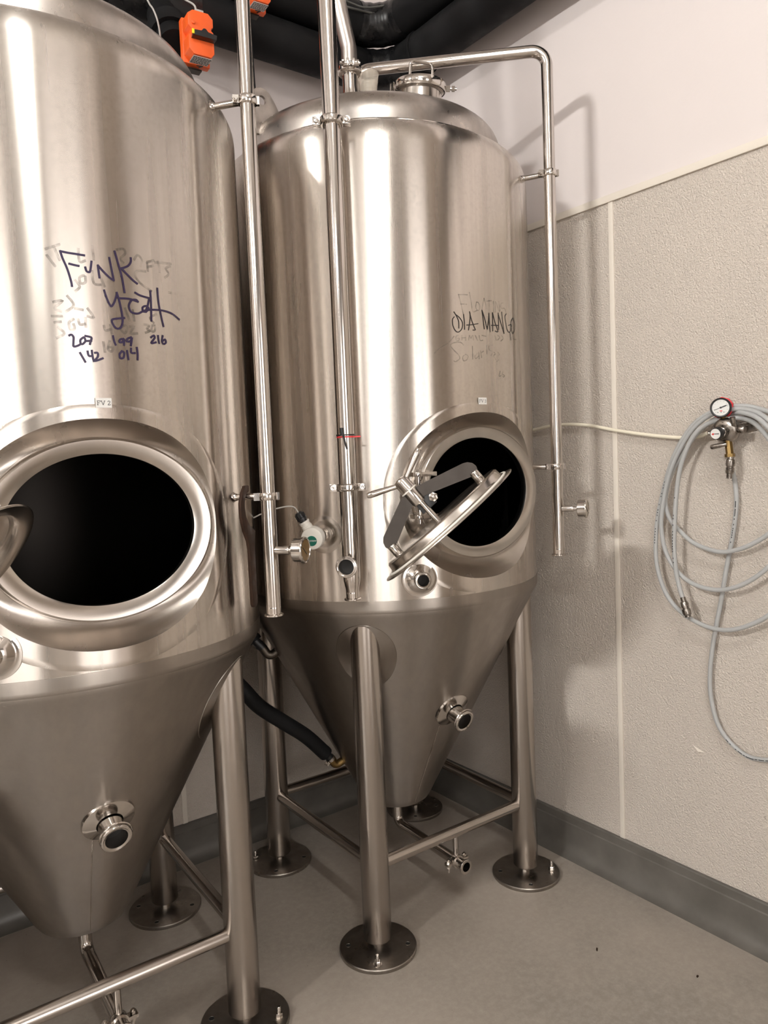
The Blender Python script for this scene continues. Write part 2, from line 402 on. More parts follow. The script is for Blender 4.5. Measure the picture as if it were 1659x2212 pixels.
def recess_mb():
    n = 144; o = oval(.300, .262, n, 2.1); q = oval(.256, .211, n, 2.0); K = 8
    def fn(k, j):
        t = j / K; a = on_shell(o[k][0], MZ - .010 + o[k][1], R + .0022); b = Vector((q[k][0], -.500, MZ + q[k][1]))
        p = a.lerp(b, t); p.y += .016 * sin(pi * t) * (1 - abs(q[k][0]) / .256 * .6); return p
    return MB().grid(fn, n, K, True)
def ring_mb():
    n = 144; o = oval(.258, .213, n); i_ = oval(.211, .173, n)
    pr = [(0, -.490), (-.01, -.512), (0, -.524), (.06, -.536), (.18, -.541), (.5, -.539), (.88, -.533), (.97, -.531), (1, -.527), (1.0, -.518), (.93, -.512), (.8, -.500)]
    def fn(k, j):
        t, y = pr[j]; return (o[k][0] * (1 - t) + i_[k][0] * t, y, MZ + o[k][1] * (1 - t) + i_[k][1] * t)
    return MB().grid(fn, n, len(pr) - 1, True)
def leg_mb(): return MB().lathe([(0, .040), (.044, .040), (.0466, .044), (.0466, 1.078)], 40, T(.4904, 0, 0))
FOOT_A = radians(9)
def foot_plate_mb():
    mb = MB().lathe([(0, 0.0), (.126, 0), (.1275, .003), (.1275, .011), (.125, .0135), (0, .0135)], 56)
    for k in range(1, 4):
        a = FOOT_A + k * pi / 2; M = T(.098 * cos(a), .098 * sin(a), .0135)
        mb.lathe([(.0095, -.002), (.0095, .0008), (.008, .0010), (.0075, .0002)], 16, M); mb.cur = 1; mb.lathe([(.0078, .0004), (0, .0003)], 16, M); mb.cur = 0
    return mb
def stud_mb(): return MB().lathe([(0, .012), (.0165, .012), (.0165, .023), (.013, .026), (.011, .026), (.011, .046), (0, .046)], 8)
def anchor_mb():
    a = FOOT_A; M = T(.098 * cos(a), .098 * sin(a), .0135)
    return MB().lathe([(0, 0), (.014, 0), (.014, .002), (0, .002)], 18, M).lathe([(0, .002), (.0105, .002), (.0105, .011), (.009, .013), (0, .013)], 6, M).lathe([(0, .01), (.0055, .01), (.0055, .030), (.0045, .032), (0, .032)], 12, M)
def pad_mb():
    n = 72; mb = MB()
    for a, b in ((oval(.098, .135, n), oval(.03, .05, n)),):
        def fn(k, j):
            t = (0, .02, 1)[j]; u = a[k][0] * (1 - t) + b[k][0] * t; v = a[k][1] * (1 - t) + b[k][1] * t
            z = .965 + v * .87; return pol(u / rcone(.965), rcone(z) + (.0005, .0025, .0025)[j], z)
        mb.grid(fn, n, 2, True)
    return mb
def stretcher_mb(): return MB().tube([(.347, -.31, .281), (.347, .31, .281)], .0195, 24)
def ferrule(mb, L, r_in, r_tube, r_fl, base_r, M, base_h=.022):     # conical collar on the wall, stub and clamp ferrule, bore ending in a shade-dark disc
    mb.cur = 0
    mb.lathe([(base_r + .012, .001), (base_r + .011, .0035), (base_r, .004), (base_r - .004, .0065), (r_tube + .010, base_h * .8), (r_tube + .001, base_h), (r_tube, base_h + .004), (r_tube, L - .016), (r_fl - .006, L - .014), (r_fl, L - .010), (r_fl, L - .004), (r_fl - .002, L - .001), (r_fl - .006, L), (r_fl - .008, L - .001), (r_in + .004, L - .0005), (r_in, L - .002), (r_in, L - .04)], 40, M)
    mb.cur = 1; mb.lathe([(r_in, L - .04), (0, L - .042)], 40, M); mb.cur = 0
def side_port_mb():
    mb = MB(); az = radians(-115.3); ferrule(mb, .052, .0195, .0225, .026, .046, frame(pol(az, R - .003, 1.226), (cos(az), sin(az), 0))); return mb
def cone_port_mb():
    mb = MB(); az = radians(-88.5); z = .715; sl = atan2(R - RC0, Z1 - Z0); n = Vector((cos(az) * cos(sl), sin(az) * cos(sl), -sin(sl)))
    d = (n * .75 + Vector((cos(az), sin(az), 0)) * .35).normalized()
    ferrule(mb, .082, .0285, .0310, .0400, .050, frame(pol(az, rcone(z) - .012, z), d), .018)
    M = frame(pol(az, rcone(z), z) + d * .070, d); mb.tube([M @ Vector((.0400 * cos(t), .0400 * sin(t), -.008)) for t in [2 * pi * k / 40 for k in range(40)]], .002, 6, closed=True)
    mb.lathe([(.068, -.004), (.066, .003), (.060, .005), (.034, .012)], 44, frame(pol(az, rcone(z) + .0005, z), n)); return mb
def seam_mb():
    return MB().tube([pol(radians(-95), rcone(z) + .0005, z) for z in (Z0 + .01, .4, .55, .66)], .0014, 6)
def drain_mb():
    d = Vector((0, -1, -.02)).normalized(); a = Vector((0, 0, .300)); b = Vector((0, 0, .182)); c = b + d * .395
    mb = MB(); pth = fillet([a, b, c], .036, 10); mb.tube(pth, .019, 24, cap=False)
    M = frame(c, d); mb.lathe([(.019, -.004), (.0255, .0), (.0255, .005), (.023, .0065), (.0165, .0065), (.0165, -.05)], 30, M); mb.cur = 1; mb.lathe([(.0165, -.05), (0, -.051)], 24, M); mb.cur = 0
    mb.lathe([(.019, 0), (.030, .002), (.030, .018), (.019, .02)], 30, T(0, 0, .270)); return mb
def drain_clamp_mb():
    d = Vector((0, -1, -.02)).normalized(); M = frame(Vector((0, 0, .182)) + d * .349, d, (1, 0, 0)); mb = MB()
    mb.lathe([(.019, -.011), (.023, -.011), (.024, -.008), (.024, .008), (.023, .011), (.019, .011)], 28, M)
    for s in (-1, 1):
        mb.box((s * .034, 0, 0), (.026, .010, .020), M); N = M @ T(s * .036, 0, 0) @ Matrix.Rotation(pi / 2, 4, 'X')
        mb.lathe([(0, -.018), (.0042, -.018), (.0042, .030), (0, .030)], 10, N); mb.lathe([(0, .006), (.008, .006), (.008, .014), (0, .014)], 6, N); mb.lathe([(0, -.014), (.008, -.014), (.008, -.006), (0, -.006)], 6, N)
    return mb
def drain_hanger_mb(): return MB().tube([(0, -.347, .275), (0, -.347, .190)], .0095, 14)
LIDC = (0.0, -.300)
LIDM = T(LIDC[0], LIDC[1], 2.80) @ Matrix.Rotation(radians(7), 4, 'X') @ T(0, 0, -2.824)
LIDW = LIDM @ T(-LIDC[0], -LIDC[1], 0)
def lid_neck_mb(): return MB().lathe([(.078, 2.770), (.074, 2.800), (.073, 2.828), (.080, 2.832), (.080, 2.836), (0, 2.836)], 40, LIDM)
def lid_mb(): return MB().lathe([(0, 2.837), (.079, 2.837), (.083, 2.840), (.083, 2.856), (.080, 2.860), (.02, 2.862), (0, 2.862)], 40, LIDM)
def lid_handle_mb():
    return MB().tube(fillet([(LIDC[0] - .036, LIDC[1] + .012, 2.858), (LIDC[0] - .036, LIDC[1] + .012, 2.925), (LIDC[0] + .040, LIDC[1] - .012, 2.925), (LIDC[0] + .040, LIDC[1] - .012, 2.858)], .014, 6), .0048, 12, M=LIDW)
def lid_clamp_mb():
    mb = MB(); c = Vector((*LIDC, 0)); e = Vector((.80, -.60, 0))
    mb.lathe([(.084, 2.832), (.0875, 2.836), (.0885, 2.846), (.0875, 2.856), (.084, 2.860)], 44, LIDM)
    p = c + e * .088; M = LIDW @ frame((p.x, p.y, 2.846), e)
    mb.lathe([(0, -.004), (.010, -.004), (.010, .012), (0, .012)], 6, M); mb.lathe([(0, .0), (.005, 0), (.005, .034), (0, .034)], 10, M); mb.lathe([(0, .018), (.009, .018), (.009, .028), (0, .028)], 6, M)
    p2 = c - e * .088; mb.box((p2.x, p2.y, 2.846), (.018, .018, .026), LIDW); return mb
def lug_mb():
    hc = (-.452, 2.785); n = 32; hole = [(.0145 * cos(2 * pi * k / n), .0145 * sin(2 * pi * k / n)) for k in range(n)]
    poly = [(.040, -.11), (.075, -.05), (.045, .005), (.028, .028), (.012, .038), (-.006, .040), (-.024, .032), (-.037, .014), (-.040, -.01), (-.040, -.11)]
    def hit(a):
        d = (cos(a), sin(a)); best = 9
        for (x1, y1), (x2, y2) in zip(poly, poly[1:] + poly[:1]):
            ex, ey = x2 - x1, y2 - y1; D = d[0] * ey - d[1] * ex
            if abs(D) < 1e-9: continue
            t = (x1 * ey - y1 * ex) / D; u = (x1 * d[1] - y1 * d[0]) / D
            if t > 0 and -1e-6 <= u <= 1 + 1e-6: best = min(best, t)
        return (d[0] * best, d[1] * best)
    out = [hit(2 * pi * k / n) for k in range(n)]
    M = Matrix(((1, 0, 0, hc[0]), (0, 0, -1, -.026), (0, 1, 0, hc[1]), (0, 0, 0, 1))); return MB().prism_hole(out, hole, -.006, .006, M)
# open oval door, held by its yoke in front of the manway
_rz = Matrix.Rotation(-TB, 3, 'Z')
DP = _rz @ Vector((-.2983, -.7010, 1.405)); DU = _rz @ Vector((.6166, -.4603, .6387)); DN = _rz @ Vector((-.4353, .4766, .7638)); DV = DN.cross(DU)
# tilt the door a few degrees so that the skirt and a sliver of the outer face show
_t = Matrix.Rotation(radians(5), 3, DU); DN = _t @ DN; DV = _t @ DV
DM = Matrix(((DU.x, DV.x, DN.x, DP.x), (DU.y, DV.y, DN.y, DP.y), (DU.z, DV.z, DN.z, DP.z), (0, 0, 0, 1)))   # x long axis, y short axis, z towards the yoke
def door_mb():
    n = 96; pr = [(.0, .231, .178, -.004), (0, .2335, .1805, -.002), (0, .232, .179, .0005), (0, .218, .166, .003), (0, .206, .155, .007), (0, .203, .152, .012), (0, .2015, .1505, .026), (0, .197, .146, .031), (0, .188, .138, .0325), (0, .10, .07, .0335), (0, .005, .004, .0335),
          (0, .005, .004, .030), (0, .10, .07, .030), (0, .18, .13, .027), (0, .192, .142, .018), (0, .194, .144, .008), (0, .205, .153, -.001), (0, .231, .178, -.004)]
    def fn(k, j):
        t = 2 * pi * k / n; return (pr[j][1] * cos(t), pr[j][2] * sin(t), pr[j][3])
    return MB().grid(fn, n, len(pr) - 1, True, M=DM)
def door_gasket_mb():
    n = 72; return MB().tube([(.213 * cos(2 * pi * k / n), .162 * sin(2 * pi * k / n), .0035) for k in range(n)], .004, 8, closed=True, M=DM)
YM = DM @ Matrix(((1, 0, 0, 0), (0, 0, -1, 0), (0, 1, 0, 0), (0, 0, 0, 1)))      # yoke plane: x along door, y away from it
def yoke_mb():
    mb = MB()
    a1 = [(-.020, .105), (.008, .104), (.132, .058), (.148, .052), (.163, .058), (.1675, .070), (.165, .083), (.156, .094), (.145, .100), (.002, .140), (-.020, .142)]
    a2 = [(-.026, .105), (-.044, .104), (-.140, .058), (-.152, .054), (-.168, .056), (-.174, .070), (-.170, .084), (-.160, .095), (-.052, .141), (-.026, .143)]
    for a in (a1, a2): mb.prism(a, -.0045, .0045, YM)
    return mb
def yoke_stud_mb(u=.150): return MB().lathe([(0, .030), (.0125, .030), (.0135, .032), (.0135, .060), (.012, .063), (0, .063)], 24, DM @ T(u, 0, 0))
def hub_mb():
    return MB().lathe([(0, .098), (.0195, .098), (.0205, .100), (.0205, .142), (.0235, .143), (.0235, .150), (.0225, .152), (.0225, .176), (.019, .184), (.010, .188), (0, .188)], 32, DM @ T(-.018, 0, 0))
def hub_washer_mb(): return MB().lathe([(.020, .1425), (.0245, .1425), (.0250, .1445), (.0245, .1465), (.020, .1465)], 32, DM @ T(-.018, 0, 0))
def spindle_mb(): return MB().cyl(.0095, .030, .11, 20, DM @ T(-.014, 0, 0))
def handle_rod_mb(sgn, tip):
    a = Vector((-.018, 0, .168)); b = Vector(tip); d = (b - a).normalized()
    return MB().lathe([(0, .012), (.0072, .012), (.0078, .04), (.0098, (b - a).length - .02), (.0092, (b - a).length - .006), (.006, (b - a).length), (0, (b - a).length + .001)], 18, DM @ frame(a, d))
def swing_block_mb(): return MB().box((-.006, .012, .086), (.052, .030, .036), DM)
def block_nut_mb(): return MB().lathe([(0, 0), (.0135, 0), (.0135, .010), (.010, .012), (0, .0125)], 6, DM @ frame((.021, -.002, .086), (0, -1, 0))).lathe([(0, .010), (.008, .010), (.007, .016), (.003, .019), (0, .0195)], 16, DM @ frame((.021, -.002, .086), (0, -1, 0)))
HX, HY = -.268, -.566
def hinge_mb():
    mb = MB()
    for z in (1.546, 1.420):
        mb.box((HX + .020, HY + .016, z), (.070, .052, .013)); mb.cyl(.013, z - .0065, z + .0065, 20, T(HX - .014, HY - .004, 0))
    mb.box((HX + .048, HY + .040, 1.483), (.014, .030, .15)); return mb
def hinge_pin_mb(): return MB().cyl(.0075, 1.40, 1.556, 16, T(HX - .008, HY, 0)).cyl(.011, 1.553, 1.561, 6, T(HX - .008, HY, 0))
def swing_arm_mb():
    a = Vector((HX - .008, HY, 1.483)); b = DM @ Vector((-.006, .026, .086)); return MB().tube(fillet([a, a.lerp(b, .5) + Vector((0, 0, -.01)), b], .05, 6), .0105, 16).cyl(.0145, 1.436, 1.53, 20, T(HX - .008, HY, 0))
def tag_mb(s0):
    mb = MB(); mb.grid(lambda i, j: on_shell(s0 - .0175 + .035 * i / 6, 1.754 + .0215 * j, R + .0032), 6, 1); return mb
def ribbons(strokes, hw, r, smooth=4, zs=1.0, scale=.001, s0=0, z0=0):
    mb = MB()
    for st in strokes:
        P = [Vector((s0 + a * scale, z0 + b * scale / zs, 0)) for a, b in st]
        if smooth and len(P) > 2: P = spline(P, smooth)
        m = len(P); L = []
        for i in range(m):
            d = (P[min(i + 1, m - 1)] - P[max(i - 1, 0)]); d = d.normalized() if d.length > 1e-9 else Vector((1, 0, 0)); q = Vector((-d.y, d.x, 0)) * hw
            e = d * hw * .6 * (-1 if i == 0 else 1 if i == m - 1 else 0); L.append((P[i] + e + q, P[i] + e - q))
        mb.grid(lambda i, j: on_shell(L[i][j].x, L[i][j].y, r), m - 1, 1)
    return mb
LETTERS = {'F': [[(0, 0), (0, 9)], [(0, 9), (5.5, 9)], [(0, 4.7), (4, 4.7)], [(-1.2, 0), (1.5, 0)], [(-1.2, 9), (0, 9)], [(5.5, 9), (5.5, 7.2)]],
           'V': [[(0, 9), (3.6, 0)], [(3.6, 0), (7.2, 9)], [(-1.2, 9), (1.4, 9)], [(6, 9), (8.4, 9)]],
           '2': [[(0, 7), (.8, 8.6), (2.6, 9.1), (4.4, 8.2), (4.4, 6.2), (2.5, 3.4), (0, .2)], [(0, 0), (5, 0), (5, 1.4)]],
           '3': [[(0, 7.6), (1.2, 8.9), (3, 8.9), (4.4, 7.6), (4, 5.6), (2, 4.8)], [(2, 4.8), (4.2, 4), (4.8, 2), (3.4, .2), (1.2, 0), (0, 1.4)]]}
def tag_letters(txt, s0):
    st = []; x = 0
    for ch in txt:
        if ch == ' ': x += 4.5; continue
        st += [[(x + a, b) for a, b in L] for L in LETTERS[ch]]; x += {'F': 8, 'V': 9.5, '2': 6, '3': 6}[ch]
    return ribbons(st, .00055, R + .0036, 2, 1, .001, s0 - x * .0005 + .001, 1.760)

FUNK = [[(-60,2078),(-56,2063),(-48,2041),(-42,2015),(-41,2005)],[(-60,2078),(-46,2076),(-27,2075),(-11,2074)],[(-44,2053),(-33,2051),(-24,2050)],[(-11,2049),(-9,2041),(-5,2039),(-1,2042),(3,2063)],[(16,2056),(17,2041),(18,2029)],[(16,2056),(27,2044),(40,2032),(49,2027)],[(49,2027),(46,2048),(42,2076)],[(55,2092),(61,2067),(68,2037),(72,2003)],[(92,2083),(91,2073),(83,2063),(68,2056)],[(68,2056),(81,2044),(94,2033),(104,2027)],[(26,2003),(30,1988),(36,1973),(40,1969),(47,1979),(54,1997)],[(54,2001),(59,1980),(63,1953),(63,1936),(57,1923),(48,1921),(41,1929),(39,1939),(51,1943),(68,1946)],[(61,1989),(83,1990),(103,1986)],[(103,1986),(98,1990),(87,1987),(80,1974),(85,1961),(100,1959),(112,1965)],[(97,2006),(110,2001),(132,1998)],[(132,1998),(127,1981),(120,1966),(114,1967),(114,1975),(123,1979),(129,1974),(121,1965)],[(136,2015),(136,1990),(134,1946)],[(155,2024),(156,1992),(161,1960),(166,1937)],[(114,1967),(136,1972),(166,1974),(193,1970),(214,1959)],[(-54,1899),(-49,1901),(-45,1896),(-46,1884),(-46,1876),(-37,1878),(-30,1883)],[(-24,1897),(-31,1891),(-31,1883),(-27,1882),(-21,1889),(-23,1897)],[(-21,1900),(-8,1897),(-10,1889),(-12,1882)],[(-18,1889),(-8,1890)],[(39,1904),(41,1892),(44,1884)],[(63,1899),(55,1897),(53,1891),(60,1892),(64,1899),(63,1885)],[(81,1904),(72,1900),(70,1894),(79,1895),(83,1904),(79,1885)],[(130,1908),(138,1913),(140,1908),(130,1895),(143,1898)],[(149,1914),(151,1896)],[(162,1915),(159,1902),(163,1896),(170,1900),(168,1907),(160,1902)],[(-34,1863),(-29,1853),(-24,1843)],[(-18,1867),(-16,1857),(-9,1857)],[(-9,1869),(-8,1855),(-6,1845)],[(-3,1864),(3,1864),(3,1856),(-4,1846),(14,1853)],[(57,1871),(51,1863),(53,1855),(60,1857),(62,1868),(57,1871)],[(69,1873),(71,1853)],[(79,1879),(79,1869),(88,1869)],[(93,1882),(94,1868),(93,1854)]]
FUNK_OLD = [[(60,2096),(76,2100),(79,2090),(67,2078),(74,2069)],[(100,2080),(109,2092),(119,2083),(115,2068)],[(132,2078),(133,2060)],[(132,2080),(150,2087)],[(133,2069),(148,2074)],[(161,2087),(164,2062)],[(152,2083),(199,2088)],[(196,2082),(182,2074),(190,2063),(178,2052)],[(127,2058),(106,2056),(100,2045),(112,2029),(132,2019),(139,2015)],[(-14,2031),(-24,2026),(-23,2013),(-13,2016),(-12,2029)],[(3,2043),(5,2016),(21,2014)],[(19,2034),(28,2011)],[(-34,2019),(-25,2006),(-35,1995)],[(-42,1935),(-52,1927),(-50,1912),(-42,1914),(-43,1924)],[(-33,1935),(-30,1924),(-19,1926)],[(-18,1939),(-18,1919)],[(21,1925),(23,1915),(36,1918)],[(35,1928),(37,1909)],[(65,1929),(57,1921),(67,1912),(73,1926),(65,1929)],[(79,1928),(90,1930),(80,1913),(97,1914)],[(115,1936),(128,1935),(121,1927),(129,1923),(117,1918)],[(136,1936),(133,1923),(141,1924),(142,1937),(136,1936)],[(17,1889),(19,1867)],[(31,1892),(26,1874),(34,1869),(37,1878),(28,1878)],[(-81,1969),(-62,1973),(-79,1956),(-66,1950)],[(-86,1939),(-65,1940)],[(-81,1926),(-68,1928)],[(-75,1916),(-63,1903),(-79,1893)],[(-89,2080),(-60,2092)],[(-87,2067),(-72,2045)],[(-73,2088),(-62,2059)],[(-52,1984),(-40,1965),(-57,1950)],[(-38,1958),(-22,1956)],[(-12,1960),(0,1941),(-13,1943)],[(187,2019),(208,2019)],[(71,1968),(80,1941)],[(89,1966),(91,1942)],[(148,1963),(131,1953),(140,1942)],[(7,2097),(8,2067)],[(-23,2087),(-22,2060),(-10,2063)]]
MANGO = [[(-103,2047),(-94,2034),(-87,2018),(-87,1998)],[(-102,2032),(-109,2023),(-108,2005),(-100,1990),(-89,1986),(-76,1997),(-73,2015),(-83,2030),(-97,2039)],[(-68,2041),(-66,2019),(-66,1995)],[(-45,2051),(-38,2026),(-28,2004),(-24,1996),(-34,1995)],[(-43,2047),(-44,2026),(-51,1994)],[(-58,2009),(-39,2011),(-12,2016)],[(6,2060),(10,2033),(14,2001)],[(6,2060),(15,2039),(27,2001)],[(27,2001),(34,2029),(37,2053)],[(37,2053),(38,2020),(40,1994)],[(54,2056),(54,2027),(53,1998)],[(55,2055),(64,2028),(79,1999),(65,1999)],[(45,2015),(64,2017),(81,2018)],[(83,2058),(83,2030),(83,2005)],[(84,2052),(97,2025),(112,1995)],[(102,2063),(106,2032),(112,1995)],[(128,2060),(120,2050),(125,2028),(131,2010),(142,2002),(152,2009),(159,2029),(140,2024)],[(171,2053),(158,2038),(158,2013),(168,2001),(179,2012),(183,2035),(171,2053)],[(148,2002),(153,1978)]]
MANGO_OLD = [[(-84,2101),(-76,2072),(-69,2042)],[(-84,2100),(-50,2102)],[(-78,2072),(-55,2073)],[(-43,2110),(-36,2077),(-32,2052),(-14,2057)],[(-16,2082),(-19,2064),(-9,2057),(-2,2068),(-8,2081),(-16,2082)],[(17,2097),(7,2063)],[(17,2097),(27,2065)],[(39,2093),(40,2060)],[(28,2089),(51,2093)],[(60,2092),(60,2057)],[(68,2059),(70,2093),(91,2062),(88,2095)],[(117,2094),(100,2089),(100,2075),(119,2076),(128,2063)],[(-72,1947),(-83,1955),(-107,1953),(-119,1945),(-108,1931),(-91,1916),(-88,1905),(-102,1896),(-109,1898)],[(-65,1919),(-76,1911),(-74,1899),(-62,1902),(-56,1914),(-65,1919)],[(-38,1945),(-38,1905)],[(-19,1925),(-29,1915),(-26,1907),(-13,1916)],[(-13,1928),(-12,1907)],[(-5,1932),(-1,1911)],[(-3,1926),(8,1932)],[(22,1951),(22,1924)],[(49,1953),(33,1949),(34,1937),(48,1932),(40,1919)],[(55,1932),(62,1926),(54,1920),(64,1908)],[(75,1933),(83,1926),(74,1921),(83,1912),(68,1903)],[(-89,1976),(-98,1973),(-98,1961),(-90,1960),(-86,1967),(-93,1967)],[(-77,1977),(-77,1962)],[(-63,1977),(-63,1962)],[(-77,1969),(-63,1970)],[(-52,1963),(-48,1978),(-43,1969),(-35,1979),(-33,1964)],[(-25,1979),(-17,1964)],[(-9,1980),(-5,1965),(7,1966)],[(2,1981),(21,1979)],[(62,1985),(69,1970)],[(77,1986),(87,1981),(76,1971)],[(98,1988),(106,1979),(92,1969)],[(84,1873),(78,1857),(89,1859)],[(100,1874),(94,1860),(102,1855),(108,1860),(97,1863)],[(164,1991),(171,1984),(193,1984)],[(-174,1921),(-155,1936),(-124,1954),(-105,1973)]]


def make_tank(label, c, rz, zs, s_tag, txt, ink, ink_w, strokes, old, inkmat, door_move=None):
    t = thing('fermentation_tank', label, 'tank', (c.x, c.y, 0), rz, 'fermentation tanks'); t.scale = (1, 1, zs)
    P = lambda name, fn, mat, parent=t, **k: part(name, fn, mat, parent, key=k.pop('key', name + fn.__name__), **k)
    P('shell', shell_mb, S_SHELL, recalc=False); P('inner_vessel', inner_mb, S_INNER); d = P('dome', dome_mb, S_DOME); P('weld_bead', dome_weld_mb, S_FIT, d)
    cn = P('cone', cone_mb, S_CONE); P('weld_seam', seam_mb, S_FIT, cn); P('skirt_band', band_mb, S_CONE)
    P('manway_plate', plate_mb, S_SHELL); P('manway_recess', recess_mb, S_RECESS); P('manway_ring', ring_mb, S_RING)
    for k, (nm, a) in enumerate((('K', 45), ('L', 135), ('F', 225), ('R', 315))):
        M = Matrix.Rotation(radians(a), 4, 'Z')
        lg = P('leg', leg_mb, S_LEG); lg.matrix_local = M
        for nm2, fn, mt in (('foot_plate', foot_plate_mb, [S_PLATE, HOLE_SHADE]), ('levelling_stud', stud_mb, S_FIT), ('anchor_bolt', anchor_mb, S_FIT)):
            q = P(nm2, fn, mt, lg); q.location = (.4904, 0, 0)
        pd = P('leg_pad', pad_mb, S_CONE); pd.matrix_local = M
        st = P('stretcher', stretcher_mb, S_BAR); st.matrix_local = Matrix.Rotation(radians(a - 45), 4, 'Z')
    P('side_port', side_port_mb, [S_FIT, HOLE_SHADE]); P('cone_port', cone_port_mb, [S_FIT, HOLE_SHADE])
    dr = P('drain_pipe', drain_mb, [S_PIPE, HOLE_SHADE]); P('pipe_clamp', drain_clamp_mb, S_FIT, dr); P('hanger_rod', drain_hanger_mb, S_PIPE, dr)
    nk = P('top_hatch', lid_neck_mb, S_RING); P('hatch_lid', lid_mb, S_FIT, nk); P('hatch_handle', lid_handle_mb, S_FIT, nk); P('hatch_clamp', lid_clamp_mb, S_FIT, nk)
    P('lifting_lug', lug_mb, S_DOME, bevel=.001)
    dd = P('manway_door', door_mb, S_RING); P('gasket', door_gasket_mb, WHITE_PL, dd); P('yoke', yoke_mb, S_FLAT, dd, angle=25); part('yoke_foot', lambda: yoke_stud_mb(.150), S_FIT, dd, key='yf1'); part('yoke_foot', lambda: yoke_stud_mb(-.158), S_FIT, dd, key='yf2')
    P('hub', hub_mb, S_FIT, dd); P('washer', hub_washer_mb, WHITE_PL, dd); P('spindle', spindle_mb, S_FIT, dd)
    part('handle_rod', lambda: handle_rod_mb(1, (.080, 0, .214)), S_FIT, dd, key='hr1'); part('handle_rod', lambda: handle_rod_mb(-1, (-.116, 0, .212)), S_FIT, dd, key='hr2')
    P('swing_block', swing_block_mb, BLACK, dd, bevel=.002); P('nut', block_nut_mb, S_FIT, dd); P('swing_arm', swing_arm_mb, S_FIT, dd)
    hg = P('hinge', hinge_mb, S_FIT, bevel=.0015); P('hinge_pin', hinge_pin_mb, S_FIT, hg)
    if strokes is None: return t
    tg = part('name_tag', tag_mb(s_tag), WHITE_LAB, t, recalc=False, label='small white tag lettered ' + txt); part('lettering', tag_letters(txt, s_tag), INK, tg, recalc=False)
    for wd, i0, i1 in ink: part('handwriting', ribbons(strokes[i0:i1], ink_w, R + .0009, 4, zs), inkmat, t, recalc=False, label='marker writing ' + wd)
    part('faded_writing', ribbons(old, ink_w * 1.25, R + .0006, 4, zs), FADED, t, recalc=False, label='half wiped grey marker scribbles')['kind'] = 'stuff'
    if door_move is not None: dd.matrix_local = door_move
    return t
tankN = make_tank('unseen plain steel conical tank added left of the FV 2 tank', Vector((-.679, 2.267)), TA, 1.0, 0, '', [], 0, None, None, PURPLE)  # out of view, added to block light coming from the left
tankA = make_tank('steel conical tank tagged FV 2 with FUNK YEAH written on it', AC, TA, .994, .008, 'FV 2', [('FUNK', 0, 10), ('YEAH', 10, 19), ('207', 19, 23), ('199', 23, 26), ('216', 26, 29), ('142', 29, 33), ('014', 33, 37)], .0023, FUNK, FUNK_OLD, PURPLE, T(-.05, .0, .0) @ T(*DP) @ Matrix.Rotation(radians(-30), 4, 'Z') @ Matrix.Rotation(radians(20), 4, DU) @ T(*(-DP)))
tankB = make_tank('steel conical tank tagged FV 3 with DIA MANGO written on it', BC, TB, 1.006, -.006, 'FV 3', [('DIA', 0, 6), ('MANGO', 6, 19)], .0013, MANGO, MANGO_OLD, BLACKINK)

# ------------------------------------------------------------------ pipes on the tanks
def rad(c, az, r, z=0): a = radians(az); return Vector((c.x + r * cos(a), c.y + r * sin(a), z))
def clamp1(M, r, w=.020):       # hinged hanger clamp, x of M points towards the bolt side
    mb = MB(); mb.lathe([(r - .001, -w / 2), (r + .004, -w / 2), (r + .0055, -w / 2 + .002), (r + .0055, w / 2 - .002), (r + .004, w / 2), (r - .001, w / 2)], 28, M)
    for s in (-1, 1): mb.box((r + .010, s * .0075, 0), (.016, .005, w), M)
    N = M @ T(r + .012, 0, 0) @ Matrix.Rotation(-pi / 2, 4, 'X')
    mb.lathe([(0, -.020), (.0038, -.020), (.0038, .020), (0, .020)], 10, N); mb.lathe([(0, -.0175), (.0072, -.0175), (.0072, -.010), (0, -.010)], 6, N); mb.lathe([(0, .010), (.0072, .010), (.0072, .0175), (0, .0175)], 6, N)
    mb.box((-r - .006, 0, 0), (.010, .012, w), M); return mb
def clamp2(M, r, w=.022):       # two bolt clamp with ears on both sides
    mb = MB(); mb.lathe([(r - .001, -w / 2), (r + .006, -w / 2), (r + .0095, -w / 2 + .004), (r + .0095, w / 2 - .004), (r + .006, w / 2), (r - .001, w / 2)], 32, M)
    for s in (-1, 1):
        mb.box((s * (r + .017), -.006, 0), (.022, .010, w), M); mb.box((s * (r + .017), .007, 0), (.022, .010, w), M)
        N = M @ T(s * (r + .018), 0, 0) @ Matrix.Rotation(pi / 2, 4, 'X'); mb.lathe([(.0, .010), (.0075, .010), (.0075, .020), (.0035, .020), (.0035, .0165), (0, .0165)], 16, N)
        mb.lathe([(0, -.022), (.0045, -.022), (.0045, .01), (0, .01)], 10, N)
    return mb
def end_flange(mb, p, r, fl=.0252):
    mb.lathe([(r, .022), (r + .0004, .018), (r, .014), (r, .004), (fl - .003, .0035), (fl, .002), (fl, -.002), (fl - .003, -.004), (r - .002, -.004), (r - .003, .03)], 32, T(p.x, p.y, p.z))
    mb.cyl(r - .003, .03, .031, 24, T(p.x, p.y, p.z)); return mb
